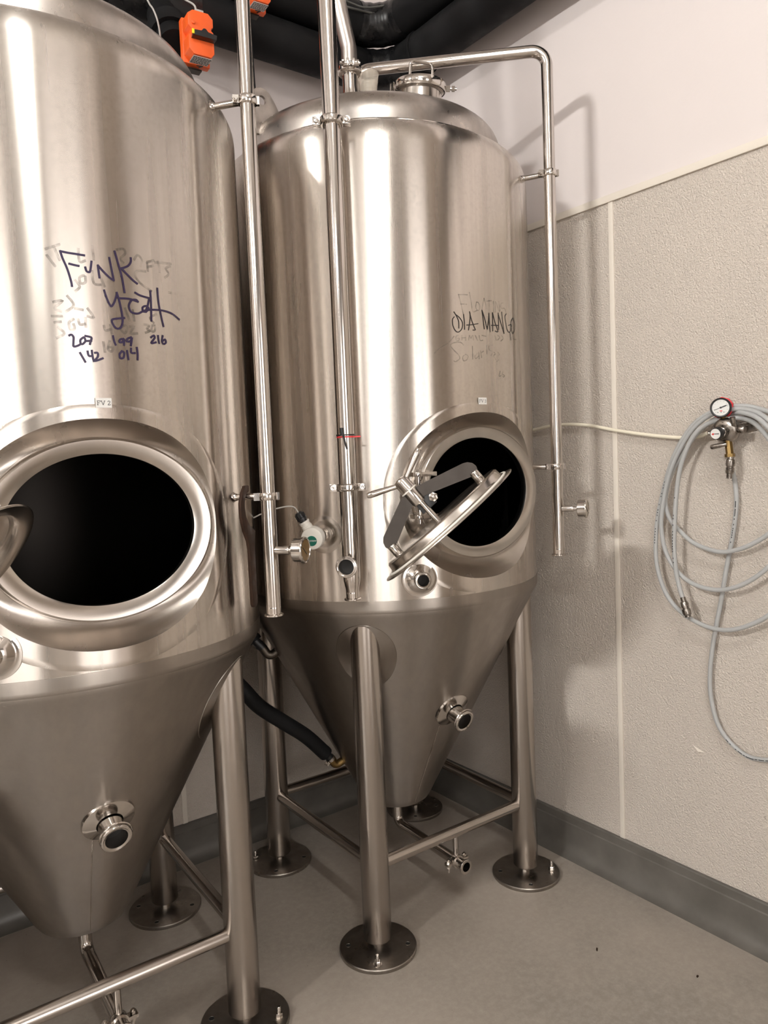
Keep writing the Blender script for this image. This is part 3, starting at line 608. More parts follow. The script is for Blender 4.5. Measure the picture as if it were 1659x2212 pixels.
def gauge(parent, base, d, r, dialmat, lbl=None):
    M = frame(base, d, (0, 0, 1))
    g = part('pressure_gauge', MB().lathe([(0, -.004), (.0115, -.004), (.0115, .034), (.0105, .036), (.0065, .036), (.0065, .050), (.012, .051), (r - .003, .051), (r - .001, .053), (r - .001, .074), (r + .002, .075), (r + .0025, .079), (r + .001, .082), (r - .003, .083), (r - .004, .0805), (0, .0805)], 36, M), S_FIT, parent, label=lbl)
    part('dial', MB().cyl(r - .0045, .0805, .0815, 32, M), dialmat, g)
    a = .9; part('needle', MB().box((.006 * cos(a), .006 * sin(a), .0822), (.03, .0016, .0008), M @ Matrix.Rotation(a, 4, 'Z')), INK, g)
    part('gauge_label', MB().grid(lambda i, j: M @ Vector(((r - .0006) * cos(-.5 + .9 * i / 8 - pi / 2 * .5), (r - .0006) * sin(-.5 + .9 * i / 8 - pi / 2 * .5), .057 + .013 * j)), 8, 1), WHITE_LAB, g, recalc=False)
    return g
def standoffs(t, c, az, r_pipe, rp, zs):
    for z in zs:
        a = rad(c, az, R - .006, z); b = rad(c, az, r_pipe - rp - .004, z)
        part('standoff', MB().tube([a, b], .0088, 18).lathe([(.016, 0), (.012, .003), (.0092, .012)], 20, frame(rad(c, az, R - .001, z), b - a)), S_PIPE, t)
        d = rad(c, az + 180, 1) - Vector((c.x, c.y, 0)); d = Vector((cos(radians(az + 205)), sin(radians(az + 205)), 0))
        part('pipe_clamp', clamp1(frame(rad(c, az, r_pipe, z), (0, 0, 1), d), rp), S_FIT, t)
# pipe rising beside tank FV 2
LP = rad(AC, -51, .66)
tl = thing('vent_pipe', 'upright steel pipe between the two tanks with yellowed gauge and spanner', 'pipe', (0, 0, 0))
part('pipe', end_flange(MB().tube([LP + Vector((0, 0, 1.205)), LP + Vector((0, 0, ZC))], .01905, 28, False), LP + Vector((0, 0, 1.203)), .01905), S_PIPE, tl)
standoffs(tl, AC, -51, .66, .01905, (2.527, 1.519))
gauge(tl, LP + Vector((cos(radians(-53)), sin(radians(-53)), 0)) * .018 + Vector((0, 0, 1.376)), (cos(radians(-53)), sin(radians(-53)), 0), .0325, DIAL_TAN)
# pipe in front of tank FV 3
MP = rad(BC, -136, .64)
tm = thing('transfer_pipe', 'upright steel pipe in front of the DIA MANGO tank with open side outlet', 'pipe')
mb = MB().lathe([(.0254, 1.318), (.0254, ZC)], 32, T(MP.x, MP.y, 0)).lathe([(.0254, 1.34), (.0258, 1.325), (.0254, 1.318), (.0254, 1.262), (.0250, 1.250), (.0215, 1.232), (.0192, 1.222), (.0190, 1.210)], 32, T(MP.x, MP.y, 0))
end_flange(mb, MP + Vector((0, 0, 1.193)), .019)
part('pipe', mb, S_PIPE, tm)
da = radians(-137); dm = Vector((cos(da), sin(da), 0)); mb = MB(); M = frame(MP + dm * .015 + Vector((0, 0, 1.298)), dm)
mb.lathe([(.0245, 0), (.0245, .040), (.031, .042), (.0322, .044), (.0322, .047), (.031, .049), (.0275, .0495), (.026, .0485), (.0225, .049), (.0222, .02)], 36, M); mb.cur = 1; mb.lathe([(.0222, .02), (0, .018)], 30, M)
part('side_outlet', mb, [S_FIT, HOLE_SHADE], tm)
for z in (2.572, 1.526):
    part('pipe_clamp', clamp2(frame(MP + Vector((0, 0, z)), (0, 0, 1), Vector((.80, -.60, 0))), .0256), S_FIT, tm, bevel=.0008)
    a = rad(BC, -136, R - .006, z - .02); b = rad(BC, -136, .617, z - .02); part('standoff', MB().tube([a, b], .010, 16), S_PIPE, tm)
# cleaning pipe of tank FV 3: over the top and down its right side
RP = rad(BC, -61, .655); ZH = 2.931
tr = thing('cleaning_pipe', 'bent steel pipe over the DIA MANGO tank and down beside the wall', 'pipe')
s0 = Vector((1.530, 2.142, 0)); pth = fillet([s0 + Vector((0, 0, 2.828)), s0 + Vector((0, 0, ZH + .0)), RP + Vector((0, 0, ZH)), RP + Vector((0, 0, 1.255))], .052, 12)
mb = end_flange(MB().tube(pth, .01905, 28, False), RP + Vector((0, 0, 1.252)), .01905)
mb.lathe([(.034, -.01), (.030, .004), (.0205, .010), (.0192, .016)], 28, T(s0.x, s0.y, 2.836)); part('pipe', mb, S_PIPE, tr)
standoffs(tr, BC, -61, .655, .01905, (2.534, 1.556))
gd = Vector((cos(radians(-62)), sin(radians(-62)), 0)); gauge(tr, RP + gd * .018 + Vector((0, 0, 1.411)), gd, .031, DIAL_TAN)
# blow-off pipe on the dome
BP = Vector((BC.x - .26, BC.y - .26, 0)); tb_ = thing('blow_off_pipe', 'slanting steel pipe clamped on top of the DIA MANGO tank', 'pipe')
pth = fillet([BP + Vector((0, 0, 2.835)), BP + Vector((0, 0, 2.915)), BP + Vector((-.045, .005, 3.10)), BP + Vector((-.10, .02, 3.45)), BP + Vector((-.10, .02, ZC))], [.07, .3, .1], 10)
part('pipe', MB().tube(pth, .0254, 30, False), S_DOME, tb_)
part('stub', MB().lathe([(.030, 2.752), (.0275, 2.762), (.0258, 2.770), (.0254, 2.79), (.0254, 2.83), (.033, 2.832), (.033, 2.836), (.0254, 2.838)], 32, T(BP.x, BP.y, 0)), S_PIPE, tb_)
cm = frame(BP + Vector((0, 0, 2.845)), (0, 0, 1), Vector((-.50, -.86, 0)))
cl = MB().lathe([(.0255, -.014), (.034, -.014), (.0385, -.008), (.0385, .008), (.034, .014), (.0255, .014)], 36, cm)
for s in (-1, 1): cl.box((.046, s * .009, 0), (.020, .008, .022), cm)
N = cm @ T(.048, 0, 0) @ Matrix.Rotation(-pi / 2, 4, 'X'); cl.lathe([(0, -.035), (.0045, -.035), (.0045, .03), (0, .03)], 10, N); cl.lathe([(0, .013), (.010, .013), (.010, .026), (0, .026)], 8, N); cl.box((0, 0, -.024), (.030, .006, .010), N)
part('tri_clamp', cl, S_FIT, tb_, bevel=.0008)

# ------------------------------------------------------------------ small things on the tanks
# hook spanner hanging on the lower stand-off of the vent pipe
sp = [(.014, .028), (.002, .031), (-.012, .030), (-.030, .013), (-.043, -.015), (-.044, -.050), (-.030, -.088), (-.010, -.118), (-.004, -.14), (-.003, -.288), (.003, -.297), (.013, -.300), (.023, -.297), (.029, -.288), (.030, -.14), (.033, -.112), (.038, -.094), (.022, -.086), (.002, -.074), (-.014, -.052), (-.020, -.024), (-.014, -.002), (-.003, .0105), (.012, .014)]
a51 = radians(-51); o = rad(AC, -51, .598, 1.519); tx = Vector((-sin(a51), cos(a51), 0)); rx = Vector((cos(a51), sin(a51), 0))
SM = Matrix(((tx.x, 0, rx.x, o.x), (tx.y, 0, rx.y, o.y), (0, 1, 0, o.z), (0, 0, 0, 1)))
tag(part('hook_spanner', MB().prism(sp, -.004, .004, SM), BROWN, bevel=.0012), 'rusty brown hook spanner hanging between tank and upright pipe', 'wrench')
# cable ties
tag(part('cable_tie', MB().lathe([(.0255, -.0022), (.0268, -.0022), (.0268, .0022), (.0255, .0022)], 30, T(MP.x, MP.y, 1.674)).box((.0, 0, 0), (.024, .003, .004), frame(MP + Vector((.021, -.026, 1.674)), (0, 0, 1), (.8, -.6, 0))), RED), 'red cable tie around the upright pipe', 'cable tie')
fd = Vector((-.56, -.83, 0)); q0 = MP + fd * .0285 + Vector((-.004, .003, 1.674))
tag(part('cable_tie', MB().tube([q0 + Vector((-.004, .003, .022)), q0 + Vector((-.001, 0, .004)), q0 + Vector((.003, -.002, -.02)), q0 + Vector((.006, -.006, -.036))], .0030, 8).tube([q0 + Vector((-.006, .003, .026)), q0 + Vector((-.004, .002, .004))], .0055, 8).lathe([(.0268, -.002), (.0280, -.002), (.0280, .002), (.0268, .002)], 30, T(MP.x, MP.y, 1.6795)), BLACK), 'black cable tie tail crossing the red tie on the pipe', 'cable tie')
# temperature transmitter in the thermowell of tank FV 3
az = -146.5; rr = Vector((cos(radians(az)), sin(radians(az)), 0)); wp = rad(BC, az, R, 1.379); tt = thing('temperature_transmitter', 'white round sensor head with green badge on the tank side', 'sensor')
WM = frame(wp, rr, (0, 0, 1))
part('thermowell', MB().lathe([(.060, -.008), (.059, .0005), (.046, .0025), (.040, .0025), (.026, -.001), (.019, .0), (.018, .020), (.013, .021), (.013, .04)], 36, WM), S_RING, tt)
part('neck', MB().lathe([(0, .03), (.0105, .03), (.0105, .05), (0, .05)], 20, WM).lathe([(0, .036), (.014, .036), (.014, .043), (0, .043)], 6, WM), S_FIT, tt)
hd = (rr + Vector((.10, -.18, -.10))).normalized(); HM = frame(wp + rr * .072, hd, (0, 0, 1))
h = part('head', MB().lathe([(0, -.024), (.020, -.024), (.027, -.018), (.0345, -.004), (.0355, .004), (.0355, .012), (.034, .016), (.034, .022), (.0325, .026), (.026, .0285), (0, .0285)], 40, HM), WHITE_PL, tt)
part('badge', MB().cyl(.0155, .0285, .0292, 32, HM @ T(-.006, 0, 0)), GREEN, h, label='round green badge lettered REOTEMP')
gdv = (Vector((-.34, .18, .72)) + hd * .05).normalized(); gb = wp + rr * .074 + gdv * .026
part('conduit_entry', MB().lathe([(0, 0), (.0165, 0), (.0165, .016), (.0145, .017), (.0145, .024), (.0165, .025), (.0165, .031), (0, .031)], 24, frame(gb, gdv)), WHITE_PL, h)
kn = [(0, .030), (.012, .030), (.012, .036), (.0155, .037), (.0155, .044), (.0135, .045), (.0135, .058), (.010, .062), (0, .063)]
gm = MB().lathe(kn, 20, frame(gb, gdv))
for k in range(12): gm.box((.0138 * cos(k * pi / 6), .0138 * sin(k * pi / 6), .051), (.002, .002, .013), frame(gb, gdv))
part('cable_gland', gm, BLACK, tt)
c0 = gb + gdv * .058; part('cable', MB().tube(spline([c0, c0 + gdv * .02 + Vector((-.006, .0, .004)), c0 + Vector((-.045, .02, .022)), c0 + Vector((-.09, .05, .008)), c0 + Vector((-.14, .10, -.02)), c0 + Vector((-.19, .17, -.03))], 6), .0022, 8), CABLE, tt)
def text_mesh(s, size, mat, name):
    cu = bpy.data.curves.new('txt', 'FONT'); cu.body = s; cu.size = size; cu.align_x = 'CENTER'; cu.align_y = 'CENTER'; cu.extrude = .0001
    ob = bpy.data.objects.new('txt', cu); COL.objects.link(ob); dg = bpy.context.evaluated_depsgraph_get(); me = bpy.data.meshes.new_from_object(ob.evaluated_get(dg))
    bpy.data.objects.remove(ob); bpy.data.curves.remove(cu); me.name = name; me.materials.clear(); me.materials.append(mat); return me
xh = Vector((0, 0, 1)).cross(hd).normalized(); yh = hd.cross(xh)
bo = HM @ Vector((-.006, 0, .0295)); o_ = obj('badge_lettering', text_mesh('REOTEMP', .0068, WHITE_LAB, 'badge_lettering'), h); o_.matrix_local = frame(bo, hd, xh)
# clear cup standing on the dome
cup = thing('plastic_cup', 'clear plastic cup standing on top of the DIA MANGO tank', 'cup', (BC.x - .166, BC.y - .228, 2.797))
part('cup_wall', MB().lathe([(0, .001), (.026, .001), (.027, .004), (.0285, .02), (.0292, .0205), (.0305, .034), (.0312, .0345), (.0325, .048), (.0332, .0485), (.036, .072), (.0375, .073), (.0378, .0745), (.0368, .0755), (.0355, .074), (.0320, .048), (.0280, .020), (.0262, .005), (0, .0035)], 40), CUP, cup)

# ------------------------------------------------------------------ glycol hoses between the tanks
gh = thing('coolant_hose', 'black foam covered hose sloping to a brass elbow low on the cone', 'hose')
pts = [(.97, 2.42, 1.02), (1.03, 2.38, .905), (1.09, 2.35, .822), (1.145, 2.35, .752), (1.233, 2.35, .676), (1.326, 2.35, .598), (1.395, 2.345, .522), (1.410, 2.343, .505)]
part('foam_cover', MB().tube(spline(pts, 6), [.027] * 36 + [.027, .0272, .027, .0265, .0255, .024, .021], 20), BLACK_RUB, gh)
part('hose_tail', MB().tube([(1.395, 2.345, .524), (1.428, 2.342, .483)], .0155, 16), BLACK, gh)
bc = frame((1.424, 2.342, .488), Vector((.033, -.003, -.041)), (0, 1, 0))
part('band_clamp', MB().lathe([(.0158, -.006), (.0172, -.006), (.0172, .006), (.0158, .006)], 24, bc).box((-.004, -.021, 0), (.014, .010, .012), bc).cyl(.0045, -.012, .012, 10, bc @ T(-.004, -.026, 0) @ Matrix.Rotation(pi / 2, 4, 'Y')), S_FIT, gh)
part('elbow', MB().tube(fillet([(1.424, 2.342, .488), (1.444, 2.341, .455), (1.490, 2.335, .474)], .018, 8), .0150, 18).lathe([(0, -.008), (.019, -.008), (.019, .006), (0, .006)], 6, frame((1.483, 2.336, .471), (.046, -.006, .019))).lathe([(0, -.006), (.0185, -.006), (.0185, .004), (0, .004)], 8, frame((1.430, 2.342, .478), (.02, 0, -.033))), BRASS, gh)
g2 = thing('coolant_hose', 'black foam covered hose reaching an elbow at the top of the cone', 'hose')
part('foam_cover', MB().tube(spline([(1.085, 2.50, 1.10), (1.12, 2.46, 1.05), (1.150, 2.42, 1.003), (1.168, 2.40, .972)], 5), .027, 20), BLACK_RUB, g2)
part('hose_tail', MB().tube([(1.160, 2.405, .985), (1.190, 2.385, .945)], .0165, 16).lathe([(.0168, -.005), (.0185, -.005), (.0185, .005), (.0168, .005)], 20, frame((1.180, 2.392, .958), (.03, -.02, -.04))), BLACK, g2)
part('elbow', MB().tube(fillet([(1.188, 2.386, .948), (1.208, 2.378, .912), (1.262, 2.360, .945)], .02, 8), .0165, 18).lathe([(0, -.006), (.021, -.006), (.021, .006), (0, .006)], 6, frame((1.238, 2.368, .93), (.054, -.018, .033))), DARKBRASS, g2)

# ------------------------------------------------------------------ insulated lines along the walls, actuators, cables
def insulated(name, label, z, y, x, r, up):
    t = thing(name, label, 'pipe', (0, 0, 0), 0, 'insulated lines')
    a = [(XL + .02, y, z), (x, y, z), (x, -.75, z)]
    p = fillet(a, .16, 14)
    part('insulation', MB().tube(p, r, 36, False), BLACK_RUB, t)
    k = len(p)
    part('elbow_wrap', MB().tube(p[1:-1], [r * (1.03 + .02 * sin(i * 2.1)) for i in range(k - 2)], 36, False), BLACK_TAPE, t)
    return t
t1 = insulated('insulated_pipe', 'lower thick black insulated pipe running around the wall corner', 3.322, 2.750, 2.138, .083, 0)
for y in (2.50,): part('band', MB().lathe([(.083, -.012), (.088, -.012), (.0885, -.009), (.0885, .009), (.088, .012), (.083, .012)], 40, frame((2.138, y, 3.322), (0, 1, 0))).box((0, .094, 0), (.02, .016, .02), frame((2.138, y, 3.322), (0, 1, 0), (1, 0, 0))), BLACK_RUB, t1)
t2 = insulated('insulated_pipe', 'upper thick black insulated pipe running around the wall corner', 3.474, 2.690, 2.085, .080, 1)
# valve under the orange actuator
part('valve_wrap', MB().tube(spline([(.90, 2.750, 3.322), (.96, 2.748, 3.318), (1.05, 2.745, 3.312), (1.14, 2.748, 3.318), (1.22, 2.750, 3.322)], 5), [.086, .088, .092, .097, .101, .104, .106, .107, .107, .107, .107, .106, .105, .104, .102, .099, .095, .091, .088, .086, .085], 32), BLACK_TAPE, t1)
part('valve_neck', MB().tube([(1.07, 2.72, 3.28), (1.068, 2.62, 3.16), (1.066, 2.57, 3.08)], .055, 24).tube([(1.068, 2.63, 3.17), (1.066, 2.60, 3.12)], .072, 24), BLACK_RUB, t1)
def actuator(label, o, s):
    t = thing('valve_actuator', label, 'actuator', o, radians(-4), 'orange valve actuators'); t.scale = (s, s, s)
    w, hgt, dp = .088, .142, .072
    out = [(-w / 2, -.055), (-w / 2 + .016, -.072), (w / 2 - .012, -.072), (w / 2, -.058), (w / 2, .012), (w / 2 - .008, .018), (w / 2 - .008, .024), (w / 2, .030), (w / 2, .056), (w / 2 - .016, .072), (-w / 2 + .018, .072), (-w / 2, .058), (-w / 2, .020), (-w / 2 + .012, .010), (-w / 2 + .012, -.002), (-w / 2, -.010)]
    M = Matrix(((1, 0, 0, 0), (0, 0, 1, 0), (0, 1, 0, 0), (0, 0, 0, 1)))
    part('housing', MB().prism(out, -.036, .022, M), ORANGE, t, bevel=.0035)
    part('back_box', MB().box((0, .036, -.003), (w + .006, .030, hgt + .006)), ORANGE, t, bevel=.004)
    part('screw', MB().cyl(.0062, -.040, -.034, 16, T(-.028, 0, .030) @ Matrix.Rotation(-pi / 2, 4, 'X') @ Matrix.Rotation(pi, 4, 'X') @ T(0, 0, 0.0)).lathe([(0, .0), (.0065, .0), (.0065, .005), (.004, .006), (0, .006)], 16, frame((-.026, -.036, .030), (0, -1, 0))), ORANGE, t)
    k = part('knob', MB().prism([(-.040, -.009), (.040, -.009), (.042, .006), (.012, .010), (.004, .019), (-.004, .019), (-.012, .010), (-.036, .008)], .034, .062, Matrix(((1, 0, 0, .004), (0, 0, -1, 0), (0, 1, 0, -.014), (0, 0, 0, 1)))), BLACK, t, bevel=.0015)
    part('pointer', MB().box((-.037, -.062, -.014), (.008, .004, .015)), YELLOW, k, bevel=.0008)
    pl = part('rating_plate', MB().box((.004, -.004, -.0735), (.064, .050, .0012)), WHITE_LAB, t)
    tx_ = MB(); r2 = random.Random(3)
    for j in range(5):
        x = -.026
        while x < .030:
            L = r2.uniform(.003, .009); tx_.box((x + L / 2, -.022 + j * .009, -.0743), (L, .0038, .0004)); x += L + r2.uniform(.001, .003)
    part('print', tx_, INK, pl)['kind'] = 'stuff'
    part('cable_gland_box', MB().box((.010, .010, .084), (.030, .026, .028)), CABLE, t, bevel=.002)
    part('bracket', MB().box((-.004, .050, -.085), (.050, .03, .006)).tube([(.01, .03, -.078), (.012, .0, -.088), (-.01, .0, -.09)], .002, 8), S_FLAT, t)
    return t
actuator('whole orange valve actuator with black knob above the FV 2 tank', (1.108, 2.47, 3.066), 1.0)
actuator('orange valve actuator half hidden behind the upright pipe', (1.372, 2.52, 3.345), .90)
tag(part('rubber_strap', MB().prism([(-.030, .26), (.014, .26), (.020, .0), (-.022, 0)], -.004, .004, Matrix(((1, 0, 0, 1.405), (0, 0, -1, 2.668), (0, 1, 0, 3.045), (0, 0, 0, 1)))), BLACK_RUB), 'black strap hanging from the insulated pipe behind the upright pipe', 'strap')
def cable(pts, r, m, label): return tag(part('cable', MB().tube(spline(pts, 6), r, 8), m), label, 'cable')
cable([(.93, 2.5, 3.30), (.945, 2.5, 3.18), (.955, 2.5, 3.15), (.968, 2.5, 3.134), (.981, 2.5, 3.10), (.995, 2.52, 3.06), (1.01, 2.56, 3.0)], .0030, CABLE, 'thin pale cable dangling left of the whole orange actuator')
cable([(1.03, 2.58, 3.30), (1.095, 2.57, 3.252), (1.113, 2.50, 3.195), (1.115, 2.49, 3.170)], .0034, CABLE, 'thin pale cable entering the top of the whole orange actuator')
cable([(1.20, 2.62, 3.50), (1.6, 2.60, 3.46), (1.807, 2.6, 3.462), (1.888, 2.6, 3.469), (1.972, 2.6, 3.482), (2.05, 2.55, 3.50), (2.06, 2.40, 3.50), (2.05, 2.1, 3.50), (2.05, 1.6, 3.52)], .0042, DKCABLE, 'dark cable lying along the elbow of the upper insulated pipe')
cable([(1.20, 2.605, 3.515), (1.6, 2.585, 3.475), (1.82, 2.585, 3.474), (1.90, 2.585, 3.476), (1.98, 2.58, 3.502), (2.06, 2.53, 3.525), (2.07, 2.38, 3.512), (2.06, 2.05, 3.52), (2.06, 1.6, 3.54)], .0036, DKCABLE, 'second dark cable above the first on the upper insulated pipe')

# ------------------------------------------------------------------ gas regulator and hoses on the right wall
def wy(L, x): return [Vector((x, y, z)) for y, z in L]
E_ = [(1.217, 1.549), (1.21, 1.491), (1.205, 1.44), (1.208, 1.39), (1.219, 1.316), (1.24, 1.212), (1.259, 1.105), (1.275, 1.027), (1.289, 0.949), (1.298, 0.87), (1.297, 0.793), (1.276, 0.706), (1.237, 0.655), (1.184, 0.625), (1.14, 0.624), (1.084, 0.644), (1.003, 0.722), (.955, .85), (.94, 1.05), (.95, 1.30), (.985, 1.52), (1.06, 1.665), (1.14, 1.712)]
A_ = [(1.201, 1.722), (1.276, 1.706), (1.339, 1.664), (1.398, 1.577), (1.439, 1.462), (1.465, 1.352), (1.471, 1.242), (1.456, 1.164), (1.422, 1.097), (1.364, 1.05), (1.284, 1.024), (1.215, 1.026), (1.148, 1.053), (1.085, 1.098), (1.018, 1.182), (0.98, 1.307), (0.986, 1.466), (1.03, 1.599), (1.103, 1.684), (1.16, 1.71)]
B_ = [(1.198, 1.712), (1.265, 1.7), (1.328, 1.656), (1.387, 1.569), (1.422, 1.478), (1.44, 1.385), (1.441, 1.323), (1.425, 1.254), (1.384, 1.195), (1.327, 1.16), (1.256, 1.15), (1.196, 1.163), (1.138, 1.195), (1.082, 1.245), (1.035, 1.317), (1.009, 1.413), (1.022, 1.519), (1.06, 1.614), (1.114, 1.678), (1.165, 1.70)]
C_ = [(1.204, 1.698), (1.256, 1.688), (1.318, 1.648), (1.376, 1.576), (1.416, 1.508), (1.436, 1.431), (1.421, 1.369), (1.383, 1.328), (1.331, 1.29), (1.253, 1.27), (1.193, 1.28), (1.135, 1.307), (1.082, 1.348), (1.046, 1.411), (1.039, 1.492), (1.065, 1.573), (1.119, 1.651), (1.165, 1.682)]
D_ = [(1.205, 1.684), (1.265, 1.674), (1.312, 1.64), (1.348, 1.576), (1.368, 1.509), (1.381, 1.403), (1.387, 1.281), (1.381, 1.197), (1.367, 1.137), (1.356, 1.106)]
X0 = XR
path = [Vector((X0 - .075, 1.200, 1.575)), Vector((X0 - .055, 1.205, 1.55))] + wy(E_[1:], X0 - .022) + wy(A_, X0 - .052) + wy(B_, X0 - .062) + wy(C_, X0 - .046) + wy(D_, X0 - .076)
hs = thing('gas_hose', 'coiled clear braided hose hanging on the pebbled wall', 'hose')
part('hose', MB().tube(spline(path, 5), .0072, 14), HOSE, hs)
def coupling(name, p, d, parent):
    return part(name, MB().lathe([(0, -.010), (.0085, -.010), (.0085, .004), (.0105, .005), (.0125, .010), (.0125, .022), (.0105, .024), (.0105, .027), (.0135, .029), (.0140, .040), (.0125, .048), (.0095, .050), (.0095, .056), (0, .056)], 20, frame(p, d)), COUPL, parent)
coupling('coupling', (X0 - .076, 1.356, 1.106), (-.02, -.30, -.95), hs); coupling('coupling', (X0 - .066, 1.203, 1.512), (.0, -.10, 1), hs)
hp = MB(); r2 = random.Random(5)
def hose_print(L, x, i0, i1, side):
    P = spline(wy(L, x), 12); a = int(len(P) * i0); b = int(len(P) * i1); pos = [P[a]]
    for k in range(a, b):
        if r2.random() < .72:
            d = (P[k + 1] - P[k]); d.normalize(); p = P[k] + Vector((-.0071, side, 0)); hp.box((0, 0, 0), (.0009, .0022, d.length * .0045), frame(p, d, (1, 0, 0)))
hose_print(D_, X0 - .076, .52, .74, .0015); hose_print(A_, X0 - .052, .20, .30, -.001); hose_print(E_[1:], X0 - .022, .06, .17, -.001); hose_print(E_[1:], X0 - .022, .52, .66, 0)
part('hose_print', hp, INK, hs)['kind'] = 'stuff'
F_ = [(2.20, 1.66), (2.10, 1.69), (2.025, 1.699), (1.912, 1.71), (1.78, 1.702), (1.639, 1.673), (1.508, 1.65), (1.388, 1.635), (1.323, 1.637), (1.282, 1.645)]
tag(part('gas_tubing', MB().tube(spline([Vector((X0 - .012 - .010 * min(1, k / 3) - (.03 if k > 8 else .008 if k > 7 else 0), y, z)) for k, (y, z) in enumerate(F_)], 6), .0062, 12), CREAM), 'cream gas tubing running along the wall to the regulator', 'tubing')
hk = thing('wall_hook', 'dark steel hook behind the regulator holding the hose coil', 'hook')
part('hook_plate', MB().prism([(1.140, 1.650), (1.185, 1.640), (1.205, 1.672), (1.178, 1.700), (1.150, 1.693)], X0 - .010, X0 - .001, Matrix(((0, 0, 1, 0), (1, 0, 0, 0), (0, 1, 0, 0), (0, 0, 0, 1)))), COUPL, hk, bevel=.002)
part('hook_arm', MB().tube(fillet([(X0 - .004, 1.178, 1.668), (X0 - .085, 1.178, 1.664), (X0 - .092, 1.178, 1.688)], .012, 6), .008, 14), COUPL, hk)
rg = thing('gas_regulator', 'steel gas regulator with red rimmed gauge on the pebbled wall', 'regulator')
rb = Vector((X0 - .070, 1.210, 1.650)); rd = Vector((-.93, .0, -.16)).normalized(); RM = frame(rb, rd, (0, 0, 1))
part('body', MB().lathe([(0, -.034), (.016, -.034), (.018, -.022), (.034, -.018), (.0395, -.011), (.040, .004), (.038, .010), (.030, .016), (.020, .018), (.018, .030), (0, .030)], 36, RM), COUPL, rg)
part('bonnet_nut', MB().lathe([(0, .022), (.0165, .022), (.0165, .032), (.012, .034), (.012, .046), (0, .046)], 8, RM), S_FIT, rg)
kb = part('adjusting_knob', MB().lathe([(0, .040), (.016, .040), (.0185, .043), (.0185, .058), (.017, .061), (0, .061)], 28, RM), BLACK, rg)
part('knob_cap', MB().cyl(.0155, .061, .0622, 28, RM), WHITE_LAB, kb)
zk = rd; xk = Vector((0, 0, 1)).cross(zk).normalized()
part('cap_print', MB().box((.004, 0, .0624), (.015, .0022, .0004), frame(rb, rd, xk)), INK, kb); part('cap_mark', MB().prism([(-.012, -.001), (-.007, -.004), (-.003, .001), (-.008, .003)], .0622, .0627, frame(rb, rd, xk)), REDINK, kb)
gc = Vector((X0 - .086, 1.216, 1.719)); gd_ = Vector((-.86, -.34, -.02)).normalized(); GM = frame(gc, gd_, (0, 0, 1))
part('gauge_stem', MB().tube([rb + Vector((0, 0, .03)), gc + Vector((0, 0, -.02))], .0085, 14).lathe([(0, 0), (.011, 0), (.011, .008), (0, .008)], 6, T(rb.x, rb.y, rb.z + .034)), BRASS, rg)
gg = part('gauge_case', MB().lathe([(0, -.020), (.026, -.020), (.029, -.017), (.029, .006), (.030, .007), (.030, .014), (.028, .0155), (.025, .0145), (.024, .011), (0, .011)], 36, GM), [BLACK], rg)
part('rubber_boot', MB().lathe([(.0245, -.040), (.0305, -.039), (.0330, -.035), (.0330, -.012), (.0295, -.010)], 10, GM), RED, gg)
part('dial', MB().cyl(.0245, .011, .0118, 30, GM), DIAL, gg)
gx = Vector((0, 0, 1)).cross(gd_).normalized(); G2 = frame(gc, gd_, gx); nd = MB().box((0, 0, .0124), (.040, .0014, .0006), G2 @ Matrix.Rotation(radians(20), 4, 'Z')).box((.009, 0, .0126), (.014, .0034, .0006), G2 @ Matrix.Rotation(radians(20), 4, 'Z')).cyl(.003, .012, .0135, 12, G2)
part('needle', nd, INK, gg)
tk = MB()
for k in range(11):
    a = radians(225 - 27 * k); tk.box((.0195 * cos(a), .0195 * sin(a), .0120), (.0012, .0012, .0003), G2)
for x in (-.008, .001, .009): tk.box((x, -.014, .0120), (.0026, .0022, .0003), G2)
part('scale_marks', tk, INK, gg)['kind'] = 'stuff'; part('red_mark', MB().box((.001, -.010, .0120), (.007, .0028, .0003), G2), REDINK, gg)
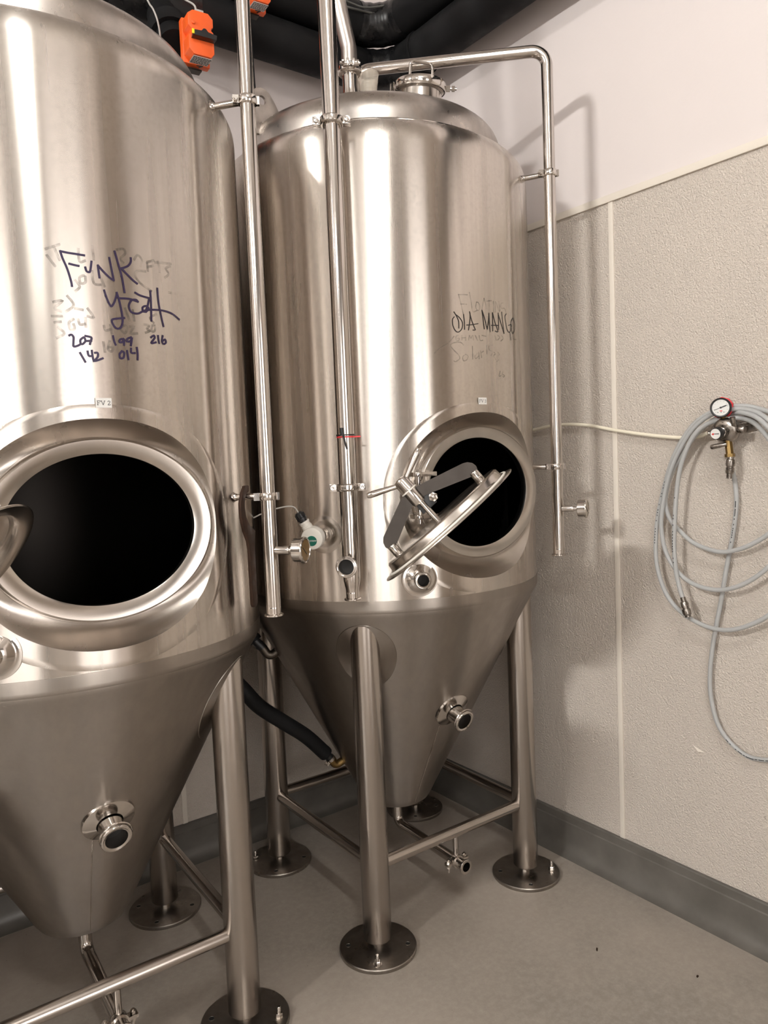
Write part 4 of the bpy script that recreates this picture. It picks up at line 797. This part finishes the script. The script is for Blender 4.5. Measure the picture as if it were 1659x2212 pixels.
part('inlet', MB().tube([rb + Vector((0, .03, -.003)), rb + Vector((0, .048, -.006))], .0075, 14).lathe([(0, 0), (.0095, 0), (.0095, .007), (.007, .009), (.0085, .012), (.0085, .016), (0, .016)], 12, frame(rb + Vector((0, .040, -.005)), (0, 1, -.12))), COUPL, rg)
part('plug', MB().lathe([(0, .026), (.009, .026), (.009, .034), (.007, .035), (.007, .041), (.0115, .042), (.0125, .046), (.0125, .056), (.010, .059), (0, .059)], 20, frame(rb, (.0, -1, -.0))), COUPL, rg)
part('relief_valve', MB().cyl(.007, .030, .046, 12, frame(rb, (0, .62, .70))), BLACK, rg)
vb = rb + Vector((0, -.010, -.030)); part('valve_body', MB().tube([vb + Vector((0, .004, 0)), vb + Vector((0, -.002, -.050))], .0115, 8).lathe([(0, 0), (.0145, 0), (.0145, .010), (0, .010)], 6, frame(vb + Vector((0, -.001, -.042)), (0, -.05, -1))), BRASS, rg)
part('valve_lever', MB().tube(spline([vb + Vector((-.016, .0, -.012)), vb + Vector((-.020, .022, -.016)), vb + Vector((-.022, .046, -.020))], 4), [.0060, .0065, .0070, .0072, .0075, .0078, .0080, .0082, .0070], 10), COUPL, rg)
part('outlet_nipple', MB().lathe([(0, .050), (.009, .050), (.009, .058), (.0065, .060), (.0065, .066), (0, .066)], 12, frame(vb, (0, -.04, -1))), S_FIT, rg)
# torn flap in the panel
part('panel_tear', MB().add([(XR - .0015, 1.375, .596), (XR - .0015, 1.332, .582), (XR - .012, 1.350, .583), (XR - .0015, 1.352, .578)], [(0, 1, 2), (0, 2, 3), (2, 1, 3)]), TRIM, wr, recalc=False)
# bits of debris on the floor
for k, (x, y, a, L) in enumerate([(1.86, 1.47, .7, .016), (1.72, 1.05, 2.3, .020), (1.99, 1.20, .2, .010)]):
    tag(part('wood_chip', MB().prism([(-L / 2, 0), (-L / 5, .0028), (L / 3, .002), (L / 2, 0), (L / 4, -.003), (-L / 3, -.002)], 0, .003, T(x, y, 0) @ Matrix.Rotation(a, 4, 'Z')), BROWN), ['dark brown chip on the floor near the skirting', 'largest dark brown chip lying nearest on the open floor', 'smallest dark chip on the floor beside the skirting'][k], 'debris', 'debris on the floor')
